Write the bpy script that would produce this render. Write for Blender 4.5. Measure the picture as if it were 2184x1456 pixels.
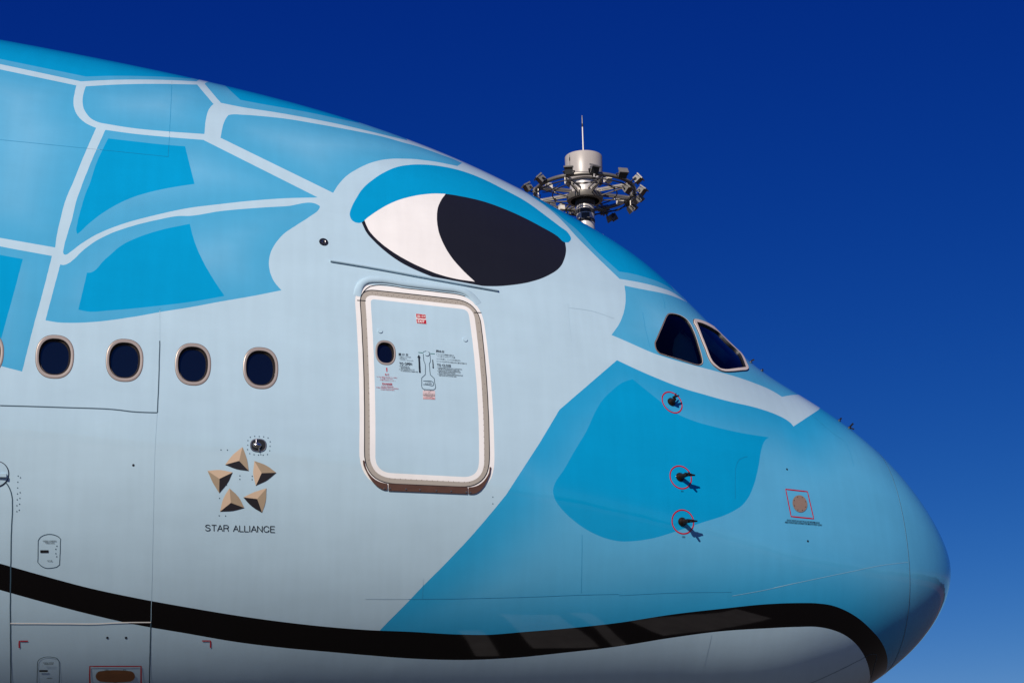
import bpy, math, random
import numpy as np
from mathutils import Vector, Matrix
from mathutils.geometry import delaunay_2d_cdt

# ------------------------------------------------------------------ scene, camera, sky, sun
SC = bpy.context.scene
COL = SC.collection
for ob in list(bpy.data.objects):
    bpy.data.objects.remove(ob)
ZG = 4.8156                        # the nose tip's datum above the apron

cam_data = bpy.data.cameras.new("camera")
cam_data.sensor_width = 36.0
cam_data.lens = 67.4105
cam_data.clip_start = 0.1
cam_data.clip_end = 20000.0
camera = bpy.data.objects.new("camera", cam_data)
COL.objects.link(camera)
_r, _u, _f = Vector((0.98845, -0.15003, -0.02148)), Vector((-0.0237, -0.29296, 0.95583)), Vector((0.1497, 0.94428, 0.29313))
camera.matrix_world = Matrix(((_r.x, _u.x, -_f.x, -8.2612), (_r.y, _u.y, -_f.y, -20.7894),
                              (_r.z, _u.z, -_f.z, 1.3), (0, 0, 0, 1)))
SC.camera = camera

SUN_EL, SUN_AZ = math.radians(33), math.radians(211)      # azimuth from +Y towards +X
world = bpy.data.worlds.new("World")
SC.world = world
world.use_nodes = True
wn = world.node_tree
sky = wn.nodes.new("ShaderNodeTexSky")
sky.sky_type = 'NISHITA'
sky.sun_disc = False
sky.sun_elevation = SUN_EL
sky.sun_rotation = SUN_AZ
sky.altitude = 0.0
sky.air_density = 0.6
sky.dust_density = 0.05
sky.ozone_density = 10.0
# each channel of the sky steepened a little, as through a polarising filter
sep = wn.nodes.new("ShaderNodeSeparateColor")
cmb = wn.nodes.new("ShaderNodeCombineColor")
wn.links.new(sky.outputs[0], sep.inputs[0])
for ch, (ex_, ga_) in enumerate(((3.2, 0.165), (1.7, 0.202), (0.76, 0.86))):
    pw = wn.nodes.new("ShaderNodeMath")
    pw.operation = 'POWER'
    pw.inputs[1].default_value = ex_
    wn.links.new(sep.outputs[ch], pw.inputs[0])
    ml = wn.nodes.new("ShaderNodeMath")
    ml.operation = 'MULTIPLY'
    ml.inputs[1].default_value = ga_
    wn.links.new(pw.outputs[0], ml.inputs[0])
    mn = wn.nodes.new("ShaderNodeMath")
    mn.operation = 'MINIMUM'
    mn.inputs[1].default_value = (1.0, 2.7, 5.0)[ch]
    wn.links.new(ml.outputs[0], mn.inputs[0])
    wn.links.new(mn.outputs[0], cmb.inputs[ch])
wn.links.new(cmb.outputs[0], wn.nodes["Background"].inputs[0])
wn.nodes["Background"].inputs[1].default_value = 0.1
sun_data = bpy.data.lights.new("sun", 'SUN')
sun_data.energy = 4.15
sun_data.angle = math.radians(0.53)
sun_data.color = (1.0, 0.90, 0.785)
sun = bpy.data.objects.new("sun", sun_data)
COL.objects.link(sun)
sdir = Vector((math.sin(SUN_AZ) * math.cos(SUN_EL), math.cos(SUN_AZ) * math.cos(SUN_EL), math.sin(SUN_EL)))
sun.rotation_euler = sdir.to_track_quat('Z', 'Y').to_euler()
sun.location = sdir * 200

SC.view_settings.view_transform = 'Standard'
SC.view_settings.look = 'None'
SC.view_settings.exposure = 0.25
SC.view_settings.gamma = 1.0
SC.view_settings.use_curve_mapping = False
SC.render.engine = 'CYCLES'
SC.cycles.max_bounces = 8
SC.cycles.transparent_max_bounces = 12

# ------------------------------------------------------------------ materials
def node(nt, t, **kw):
    n = nt.nodes.new(t)
    for k, v in kw.items():
        setattr(n, k, v)
    return n

def mat(name, color, rough=0.4, metal=0.0, spec=0.5, coat=0.0, var=0.0, vscale=1.5, bump=0.0, bscale=2.0,
        stretch=(1, 1, 1), dirt=0.0):
    m = bpy.data.materials.new(name)
    m.use_nodes = True
    nt = m.node_tree
    b = nt.nodes["Principled BSDF"]
    b.inputs["Roughness"].default_value = rough
    b.inputs["Metallic"].default_value = metal
    b.inputs["Specular IOR Level"].default_value = spec
    b.inputs["Coat Weight"].default_value = coat
    b.inputs["Coat Roughness"].default_value = 0.04
    b.inputs["Base Color"].default_value = (*color, 1)
    tc = node(nt, "ShaderNodeTexCoord")
    mp = node(nt, "ShaderNodeMapping")
    mp.inputs["Scale"].default_value = stretch
    nt.links.new(tc.outputs["Object"], mp.inputs[0])
    src = None
    if var > 0:
        nz = node(nt, "ShaderNodeTexNoise")
        nz.inputs["Scale"].default_value = vscale
        nz.inputs["Detail"].default_value = 6
        nz.inputs["Roughness"].default_value = 0.65
        nt.links.new(mp.outputs[0], nz.inputs["Vector"])
        mx = node(nt, "ShaderNodeMix", data_type='RGBA')
        mx.inputs[6].default_value = (*[c * (1 - var) for c in color], 1)
        mx.inputs[7].default_value = (*[min(1, c * (1 + var)) for c in color], 1)
        nt.links.new(nz.outputs[0], mx.inputs[0])
        nt.links.new(mx.outputs[2], b.inputs["Base Color"])
        mr = node(nt, "ShaderNodeMapRange")
        mr.inputs[3].default_value = rough * 0.8
        mr.inputs[4].default_value = rough * 1.25
        nt.links.new(nz.outputs[0], mr.inputs[0])
        nt.links.new(mr.outputs[0], b.inputs["Roughness"])
    if bump > 0:
        n2 = node(nt, "ShaderNodeTexNoise")
        n2.inputs["Scale"].default_value = bscale
        n2.inputs["Detail"].default_value = 2
        nt.links.new(tc.outputs["Object"], n2.inputs["Vector"])
        bp = node(nt, "ShaderNodeBump")
        bp.inputs["Strength"].default_value = bump
        bp.inputs["Distance"].default_value = 0.02
        nt.links.new(n2.outputs[0], bp.inputs["Height"])
        nt.links.new(bp.outputs[0], b.inputs["Normal"])
        nt.links.new(bp.outputs[0], b.inputs["Coat Normal"])
    return m

def paint(name, color, color2=None, rough=0.055, spec=0.5, coat=0.15):
    """Gloss aircraft paint: faint streaky grime, slightly quilted skin; color2 = airbrushed inner tone."""
    m = bpy.data.materials.new(name)
    m.use_nodes = True
    nt = m.node_tree
    b = nt.nodes["Principled BSDF"]
    b.inputs["Roughness"].default_value = rough
    b.inputs["Specular IOR Level"].default_value = spec
    b.inputs["Coat Weight"].default_value = coat
    b.inputs["Coat Roughness"].default_value = 0.03
    tc = node(nt, "ShaderNodeTexCoord")
    base = node(nt, "ShaderNodeMix", data_type='RGBA')
    base.inputs[6].default_value = (*color, 1)
    base.inputs[7].default_value = (*(color2 or color), 1)
    at = node(nt, "ShaderNodeAttribute", attribute_name="airbrush")
    nt.links.new(at.outputs["Fac"], base.inputs[0])
    # streaky wear and grime
    mp = node(nt, "ShaderNodeMapping")
    mp.inputs["Scale"].default_value = (0.55, 1.2, 1.6)
    nt.links.new(tc.outputs["Object"], mp.inputs[0])
    nz = node(nt, "ShaderNodeTexNoise")
    nz.inputs["Scale"].default_value = 1.7
    nz.inputs["Detail"].default_value = 8
    nz.inputs["Roughness"].default_value = 0.6
    nt.links.new(mp.outputs[0], nz.inputs["Vector"])
    mr = node(nt, "ShaderNodeMapRange")
    mr.inputs[1].default_value, mr.inputs[2].default_value = 0.3, 0.7
    mr.inputs[3].default_value, mr.inputs[4].default_value = 0.955, 1.03
    nt.links.new(nz.outputs[0], mr.inputs[0])
    mp2 = node(nt, "ShaderNodeMapping")
    mp2.inputs["Scale"].default_value = (5.0, 1.0, 0.5)
    nt.links.new(tc.outputs["Object"], mp2.inputs[0])
    nz2 = node(nt, "ShaderNodeTexNoise")
    nz2.inputs["Scale"].default_value = 2.2
    nz2.inputs["Detail"].default_value = 5
    nt.links.new(mp2.outputs[0], nz2.inputs["Vector"])
    mr2 = node(nt, "ShaderNodeMapRange")
    mr2.inputs[1].default_value, mr2.inputs[2].default_value = 0.35, 0.7
    mr2.inputs[3].default_value, mr2.inputs[4].default_value = 0.975, 1.015
    nt.links.new(nz2.outputs[0], mr2.inputs[0])
    mu0 = node(nt, "ShaderNodeMath", operation='MULTIPLY')
    nt.links.new(mr.outputs[0], mu0.inputs[0])
    nt.links.new(mr2.outputs[0], mu0.inputs[1])
    mu = node(nt, "ShaderNodeVectorMath", operation='SCALE')
    nt.links.new(base.outputs[2], mu.inputs[0])
    nt.links.new(mu0.outputs[0], mu.inputs["Scale"])
    nt.links.new(mu.outputs[0], b.inputs["Base Color"])
    n3 = node(nt, "ShaderNodeTexNoise")
    n3.inputs["Scale"].default_value = 1.4
    n3.inputs["Detail"].default_value = 1.5
    nt.links.new(tc.outputs["Object"], n3.inputs["Vector"])
    bp = node(nt, "ShaderNodeBump")
    bp.inputs["Strength"].default_value = 0.10
    bp.inputs["Distance"].default_value = 0.05
    nt.links.new(n3.outputs[0], bp.inputs["Height"])
    nt.links.new(bp.outputs[0], b.inputs["Normal"])
    nt.links.new(bp.outputs[0], b.inputs["Coat Normal"])
    return m

M = dict(
    base=paint("paint_pale_blue", (0.42, 0.58, 0.685)),
    mid=paint("paint_mid_blue", (0.066, 0.35, 0.58), (0.155, 0.425, 0.635)),
    midnose=paint("paint_mid_blue_nose", (0.018, 0.31, 0.575), (0.088, 0.375, 0.61)),
    deep=paint("paint_deep_blue", (0.002, 0.29, 0.565)),
    visor=mat("sun_visor_grey_green", (0.45, 0.62, 0.52), 0.7),  # colour imitates glare inside the cockpit glass
    white=paint("paint_white", (0.80, 0.79, 0.78)),
    black=paint("paint_black", (0.0015, 0.001, 0.0015), spec=0.35, coat=0.15),
    pupil=paint("paint_blue_black", (0.0130, 0.0140, 0.0165)),
    beige=mat("sealed_frame_beige", (0.36, 0.33, 0.29), 0.45, var=0.05),
    sill=mat("scuff_plate_brown", (0.115, 0.058, 0.042), 0.42, metal=0.3, var=0.25, vscale=9, stretch=(1, 1, 4)),
    metal=mat("bare_metal", (0.62, 0.60, 0.58), 0.22, metal=1.0, var=0.06, vscale=4),
    frame=mat("window_frame_alloy", (0.37, 0.32, 0.29), 0.34, metal=0.25, var=0.05, vscale=5),
    cream=mat("windscreen_frame_cream", (0.60, 0.52, 0.48), 0.4, var=0.04),
    brown=mat("sealant_brown", (0.10, 0.06, 0.05), 0.5),
    dark=mat("sealant_dark", (0.006, 0.007, 0.010), 0.5),
    well=mat("recess_dark", (0.020, 0.016, 0.016), 0.5),
    seam=mat("seam_grey_blue", (0.035, 0.075, 0.11), 0.5),
    faint=mat("seam_faint_pale", (0.33, 0.475, 0.575), 0.4),
    faint_mid=mat("seam_faint_mid", (0.022, 0.262, 0.485), 0.4),
    faint_deep=mat("seam_faint_deep", (0.002, 0.20, 0.40), 0.4),
    faint_light=mat("seam_edge_light", (0.22, 0.47, 0.63), 0.3),
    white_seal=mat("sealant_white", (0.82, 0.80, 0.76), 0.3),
    red=mat("marking_red", (0.42, 0.006, 0.022), 0.35, var=0.04, vscale=6),
    ink=mat("marking_ink", (0.008, 0.014, 0.022), 0.4),
    letter_white=mat("marking_white", (0.85, 0.83, 0.82), 0.4),
    placard=mat("placard_pale_pink", (0.62, 0.50, 0.52), 0.45),
    green=mat("marking_green", (0.05, 0.20, 0.19), 0.4),
    gold_l=mat("emblem_gold_light", (0.56, 0.42, 0.30), 0.4, var=0.03),
    gold_m=mat("emblem_gold_mid", (0.33, 0.255, 0.175), 0.4, var=0.05, vscale=8, stretch=(6, 1, 1)),
    gold_d=mat("emblem_dark", (0.014, 0.012, 0.015), 0.4),
    bronze=mat("static_port_bronze", (0.36, 0.245, 0.18), 0.36, metal=0.35, var=0.08, vscale=12),
    burnt=mat("probe_burnt_metal", (0.045, 0.028, 0.020), 0.32, metal=0.75, var=0.4, vscale=30),
    pillbrown=mat("drain_plate_brown", (0.16, 0.065, 0.025), 0.45, var=0.2, vscale=10),
    lining=mat("cockpit_lining", (0.018, 0.019, 0.021), 0.8, var=0.1),
    seat=mat("cockpit_seat", (0.014, 0.015, 0.018), 0.8, var=0.1),
    tyre=mat("tyre_rubber", (0.018, 0.018, 0.018), 0.85, var=0.15, vscale=8),
    galv=mat("galvanised_steel", (0.22, 0.21, 0.195), 0.38, metal=0.55, var=0.12, vscale=3),
    pole=mat("pole_steel", (0.60, 0.575, 0.55), 0.32, metal=0.3, var=0.10, vscale=3, stretch=(1, 1, .4)),
    drum=mat("drum_grey_paint", (0.38, 0.355, 0.335), 0.35, spec=0.5, var=0.05, vscale=1.6, stretch=(3, 3, .4)),
    lampbody=mat("floodlight_body", (0.19, 0.185, 0.175), 0.45, metal=0.3, var=0.12, vscale=5),
    lampface=mat("floodlight_glass", (0.03, 0.035, 0.04), 0.08, spec=0.6),
    darksteel=mat("dark_steel", (0.045, 0.045, 0.05), 0.5, metal=0.3, var=0.15, vscale=5),
    boxwhite=mat("junction_box_white", (0.75, 0.72, 0.67), 0.4, var=0.05, vscale=5),
)

def glass(name, tint, trans, ior=1.45, dust=(0.004, 0.006, 0.014)):
    m = bpy.data.materials.new(name)
    m.use_nodes = True
    nt = m.node_tree
    nt.nodes.remove(nt.nodes["Principled BSDF"])
    out = nt.nodes["Material Output"]
    tr = node(nt, "ShaderNodeBsdfTransparent")
    tr.inputs[0].default_value = (*tint, 1)
    gl = node(nt, "ShaderNodeBsdfGlossy")
    gl.inputs["Roughness"].default_value = 0.015
    df = node(nt, "ShaderNodeBsdfDiffuse")
    df.inputs[0].default_value = (*dust, 1)
    mx0 = node(nt, "ShaderNodeMixShader")
    mx0.inputs[0].default_value = trans
    nt.links.new(df.outputs[0], mx0.inputs[1])
    nt.links.new(tr.outputs[0], mx0.inputs[2])
    fr = node(nt, "ShaderNodeFresnel")
    fr.inputs[0].default_value = ior
    mx = node(nt, "ShaderNodeMixShader")
    nt.links.new(fr.outputs[0], mx.inputs[0])
    nt.links.new(mx0.outputs[0], mx.inputs[1])
    nt.links.new(gl.outputs[0], mx.inputs[2])
    nt.links.new(mx.outputs[0], out.inputs[0])
    return m

M['cabinglass'] = glass("cabin_window_glass", (0.05, 0.06, 0.09), 0.3, 1.85)
M['cockpitglass'] = glass("cockpit_glass", (0.72, 0.84, 0.78), 0.97)
M['screenglass'] = glass("windscreen_glass", (0.62, 0.72, 0.62), 0.80, dust=(0.16, 0.22, 0.20))

_nt = M['visor'].node_tree
_tr = node(_nt, "ShaderNodeBsdfTranslucent")
_tr.inputs[0].default_value = (0.80, 0.90, 0.62, 1)
_mx = node(_nt, "ShaderNodeMixShader")
_mx.inputs[0].default_value = 0.6
_nt.links.new(_nt.nodes["Principled BSDF"].outputs[0], _mx.inputs[1])
_nt.links.new(_tr.outputs[0], _mx.inputs[2])
_nt.links.new(_mx.outputs[0], _nt.nodes["Material Output"].inputs[0])

# ------------------------------------------------------------------ object helpers
def tag(ob, label=None, cat=None, group=None, kind=None):
    for k, v in (("label", label), ("category", cat), ("group", group), ("kind", kind)):
        if v:
            ob[k] = v
    return ob

def empty(name, loc=(0, 0, 0)):
    o = bpy.data.objects.new(name, None)
    o.empty_display_size = 0.5
    o.location = loc
    COL.objects.link(o)
    return o

def obj(name, verts, faces, mats, parent=None, midx=None, smooth=False, normals=None, attr=None, loc=None):
    me = bpy.data.meshes.new(name)
    me.from_pydata([tuple(map(float, v)) for v in verts], [], [tuple(map(int, f)) for f in faces])
    for m in (mats if isinstance(mats, (list, tuple)) else [mats]):
        me.materials.append(m)
    if midx is not None:
        me.polygons.foreach_set("material_index", np.asarray(midx, dtype=np.int32))
    if smooth or normals is not None:
        me.polygons.foreach_set("use_smooth", np.ones(len(me.polygons), dtype=bool))
    if attr is not None:
        a = me.attributes.new("airbrush", 'FLOAT', 'POINT')
        a.data.foreach_set("value", np.asarray(attr, dtype=np.float32))
    me.update()
    if normals is not None:
        me.normals_split_custom_set_from_vertices([tuple(map(float, n)) for n in normals])
    o = bpy.data.objects.new(name, me)
    COL.objects.link(o)
    if parent is not None:
        o.parent = parent
    if loc is not None:
        o.location = loc
    return o

class MB:
    """collects primitives into one mesh"""
    def __init__(s):
        s.v, s.f, s.m = [], [], []
    def add(s, verts, faces, mi=0):
        b = len(s.v)
        s.v += [tuple(map(float, v)) for v in verts]
        s.f += [tuple(b + i for i in f) for f in faces]
        s.m += [mi] * len(faces)
    def box(s, c, size, rot=None, mi=0):
        hx, hy, hz = [q / 2 for q in size]
        P = [Vector((x, y, z)) for z in (-hz, hz) for y in (-hy, hy) for x in (-hx, hx)]
        if rot is not None:
            P = [rot @ p for p in P]
        P = [p + Vector(c) for p in P]
        s.add(P, [(0, 2, 3, 1), (4, 5, 7, 6), (0, 1, 5, 4), (2, 6, 7, 3), (0, 4, 6, 2), (1, 3, 7, 5)], mi)
    def tube(s, a, b, r, r2=None, n=12, mi=0, cap=True):
        a, b = Vector(a), Vector(b)
        r2 = r if r2 is None else r2
        d = (b - a).normalized()
        x = d.orthogonal().normalized()
        y = d.cross(x)
        P = []
        for c, rr in ((a, r), (b, r2)):
            for i in range(n):
                t = 2 * math.pi * i / n
                P.append(c + (x * math.cos(t) + y * math.sin(t)) * rr)
        F = [(i, (i + 1) % n, n + (i + 1) % n, n + i) for i in range(n)]
        if cap:
            F += [tuple(range(n - 1, -1, -1)), tuple(range(n, 2 * n))]
        s.add(P, F, mi)
    def lathe(s, prof, n=48, mi=0, c=(0, 0, 0)):
        P = []
        for (r, z) in prof:
            for i in range(n):
                t = 2 * math.pi * i / n
                P.append((c[0] + r * math.cos(t), c[1] + r * math.sin(t), c[2] + z))
        F = []
        for k in range(len(prof) - 1):
            for i in range(n):
                j = (i + 1) % n
                F.append((k * n + i, k * n + j, (k + 1) * n + j, (k + 1) * n + i))
        s.add(P, F, mi)
    def arc(s, R, z, r, a0=0, a1=2 * math.pi, n=64, k=10, mi=0):
        P, F = [], []
        full = abs(a1 - a0 - 2 * math.pi) < 1e-6
        cnt = n if full else n + 1
        for i in range(cnt):
            t = a0 + (a1 - a0) * i / n
            for j in range(k):
                q = 2 * math.pi * j / k
                rr = R + r * math.cos(q)
                P.append((rr * math.cos(t), rr * math.sin(t), z + r * math.sin(q)))
        for i in range(n):
            i2 = (i + 1) % cnt
            for j in range(k):
                j2 = (j + 1) % k
                F.append((i * k + j, i2 * k + j, i2 * k + j2, i * k + j2))
        s.add(P, F, mi)
    def build(s, name, mats, parent=None, smooth=False, loc=None):
        o = obj(name, s.v, s.f, mats, parent, s.m, loc=loc)
        if smooth:
            o.data.polygons.foreach_set("use_smooth", np.ones(len(s.f), dtype=bool))
            o.data.set_sharp_from_angle(angle=math.radians(40))
        return o

# ------------------------------------------------------------------ ground
def apron_material():
    m = bpy.data.materials.new("apron_concrete")
    m.use_nodes = True
    nt = m.node_tree
    b = nt.nodes["Principled BSDF"]
    b.inputs["Roughness"].default_value = 0.85
    tc = node(nt, "ShaderNodeTexCoord")
    nz = node(nt, "ShaderNodeTexNoise")
    nz.inputs["Scale"].default_value = 0.12
    nz.inputs["Detail"].default_value = 9
    nt.links.new(tc.outputs["Object"], nz.inputs["Vector"])
    br = node(nt, "ShaderNodeTexBrick", offset=0.0)
    br.inputs["Scale"].default_value = 1.0
    br.inputs["Brick Width"].default_value = 7.5
    br.inputs["Row Height"].default_value = 7.5
    br.inputs["Mortar Size"].default_value = 0.02
    br.inputs["Color1"].default_value = (0.055, 0.050, 0.044, 1)
    br.inputs["Color2"].default_value = (0.047, 0.043, 0.038, 1)
    br.inputs["Mortar"].default_value = (0.05, 0.05, 0.05, 1)
    nt.links.new(tc.outputs["Object"], br.inputs["Vector"])
    mx = node(nt, "ShaderNodeMix", data_type='RGBA', blend_type='MULTIPLY')
    mx.inputs[0].default_value = 0.6
    rp = node(nt, "ShaderNodeMapRange")
    rp.inputs[3].default_value, rp.inputs[4].default_value = 0.75, 1.2
    nt.links.new(nz.outputs[0], rp.inputs[0])
    nt.links.new(br.outputs[0], mx.inputs[6])
    nt.links.new(rp.outputs[0], mx.inputs[7])
    nt.links.new(mx.outputs[2], b.inputs["Base Color"])
    return m
GR = 6000
ground = obj("grass_field", [(-GR, -GR, 0), (GR, -GR, 0), (GR, GR, 0), (-GR, GR, 0)], [(0, 1, 2, 3)],
             mat("dry_winter_grass", (0.12, 0.066, 0.032), 0.95, var=0.35, vscale=0.03))
tag(ground, kind="structure")
apron = obj("apron", [(-220, -160, 0.004), (70, -160, 0.004), (70, 140, 0.004), (-220, 140, 0.004)], [(0, 1, 2, 3)], apron_material())
tag(apron, kind="structure")
mk = mat("apron_marking_paint", (0.42, 0.40, 0.37), 0.7, var=0.55, vscale=2.2)  # unseen pale patches, added for their reflections in the mouth stripe
for j, P in enumerate(([(-3.85, -4.77), (-2.88, -4.75), (-2.83, -2.88), (-3.80, -2.86)], [(-2.62, -4.9), (-2.36, -4.9), (-2.36, -2.9), (-2.62, -2.9)],
                       [(-1.85, -4.36), (1.25, -5.77), (1.93, -5.03), (-1.6, -3.46)], [(-4.64, -3.8), (-4.36, -3.8), (-4.36, -2.5), (-4.64, -2.5)])):
    tag(obj("apron_marking", [(x, y, 0.008) for x, y in P], [(0, 1, 2, 3)], mk), kind="structure")

# far wooded rise all round the airfield, below the frame but mirrored in the paint
random.seed(4)
rv, rf = [], []
NS = 1500
bumps = [random.uniform(0, 1) for _ in range(NS)]
for i in range(NS):
    t = 2 * math.pi * i / NS
    h = 30 + 11 * math.sin(3 * t + 1) + 7 * math.sin(7 * t) + 5 * math.sin(23 * t) + 4 * math.sin(61 * t + 2) + 7 * (bumps[i] * .5 + bumps[i - 1] * .3 + bumps[i - 2] * .2)
    for R_, z in ((880, -1), (890, h * 0.72), (930, h), (1150, h * 0.9), (1500, -1)):
        rv.append((R_ * math.cos(t), R_ * math.sin(t), z))
for i in range(NS):
    j = (i + 1) % NS
    for k in range(4):
        rf.append((i * 5 + k, j * 5 + k, j * 5 + k + 1, i * 5 + k + 1))
hill = obj("hills", rv, rf, mat("woodland", (0.030, 0.036, 0.018), 0.95, var=0.6, vscale=0.06), smooth=True)
tag(hill, kind="structure")

# ------------------------------------------------------------------ fuselage shape
LN0 = 12.0
KN = np.array([0.0, 0.1, 0.18, 0.26, 0.33, 0.39, 0.44, 0.49, 0.54, 0.6, 0.68, 0.78, 0.9, 1.0, 1.15])
SA, SB, SW, SZ = (np.array(a) for a in ([2.60498, 4.43274, 5.29, 5.62807, 5.63496, 5.49987, 5.45746, 5.74765, 6.06872, 6.07089, 5.94621, 5.64105, 5.2186, 4.92052, 4.35281], [3.32854, 3.69445, 3.88221, 3.98952, 4.0343, 4.04205, 4.03343, 4.01575, 3.9924, 3.95922, 3.90627, 3.82294, 3.68802, 3.53764, 3.23873], [4.62569, 4.69085, 4.68, 4.61619, 4.53267, 4.45185, 4.38407, 4.31888, 4.2514, 4.16058, 4.02685, 3.84956, 3.64055, 3.47647, 3.23287], [0.35251, 0.26149, 0.21035, 0.18828, 0.18769, 0.21953, 0.28096, 0.40159, 0.54941, 0.71157, 0.9176, 1.14459, 1.32686, 1.4034, 1.35567]))
PU, PL_ = 1.9865, 2.0438
def _setup(kn):
    n = len(kn); h = np.diff(kn); A = np.zeros((n, n)); R = np.zeros((n, n))
    A[0, 0] = A[-1, -1] = 1
    for i in range(1, n - 1):
        A[i, i-1] = h[i-1]; A[i, i] = 2 * (h[i-1] + h[i]); A[i, i+1] = h[i]
        R[i, i-1] = 6 / h[i-1]; R[i, i] = -6 / h[i-1] - 6 / h[i]; R[i, i+1] = 6 / h[i]
    return np.linalg.solve(A, R)
SM = _setup(KN)
def spl(y, s):
    m = SM @ y
    s = np.clip(s, KN[0], KN[-1])
    i = np.clip(np.searchsorted(KN, s, side='right') - 1, 0, len(KN) - 2)
    h = KN[i+1] - KN[i]; a = (KN[i+1] - s) / h; b = (s - KN[i]) / h
    return a * y[i] + b * y[i+1] + ((a**3 - a) * m[i] + (b**3 - b) * m[i+1]) * h * h / 6
def sp(s, ph):
    """point of the skin: s = sqrt(distance behind the nose / 12 m), ph = angle from the crown"""
    s = np.asarray(s, float); ph = np.asarray(ph, float)
    ht = s * spl(SA, s); hb = s * spl(SB, s); w = s * spl(SW, s); zc = spl(SZ, s)
    si = np.abs(np.sin(ph)); co = np.cos(ph)
    h = np.where(co >= 0, ht, hb); p = np.where(co >= 0, PU, PL_)
    r = ((si / np.maximum(w, 1e-9))**p + (np.abs(co) / np.maximum(h, 1e-9))**p)**(-1 / p)
    return np.stack(np.broadcast_arrays(-LN0 * s * s, -r * np.sin(ph), zc + r * co + ZG), -1)
def sn(s, ph, e=2e-4):
    s = np.maximum(np.asarray(s, float), 0.004)
    ph = np.asarray(ph, float)
    du = sp(s + e, ph) - sp(s - e, ph); dv = sp(s, ph + e) - sp(s, ph - e)
    n = np.cross(du, dv)
    return n / (np.linalg.norm(n, axis=-1, keepdims=True) + 1e-15)
def proj(P, s, f, it=4):
    """nearest skin coordinates of points P, starting from (s, f)"""
    P = np.asarray(P, float)
    s = np.broadcast_to(np.asarray(s, float), P.shape[:-1]).copy()
    f = np.broadcast_to(np.asarray(f, float), P.shape[:-1]).copy()
    e = 1e-4
    for _ in range(it):
        Q = sp(s, f); du = (sp(s + e, f) - Q) / e; dv = (sp(s, f + e) - Q) / e; r = P - Q
        a = (du * du).sum(-1); b = (du * dv).sum(-1); c = (dv * dv).sum(-1)
        g = (du * r).sum(-1); h = (dv * r).sum(-1); D = a * c - b * b + 1e-12
        s += (c * g - b * h) / D; f += (a * h - b * g) / D
    return s, f
def dec(t):
    a = np.array(t.split(), float) / 1e4
    return a.reshape(-1, 2)

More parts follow.
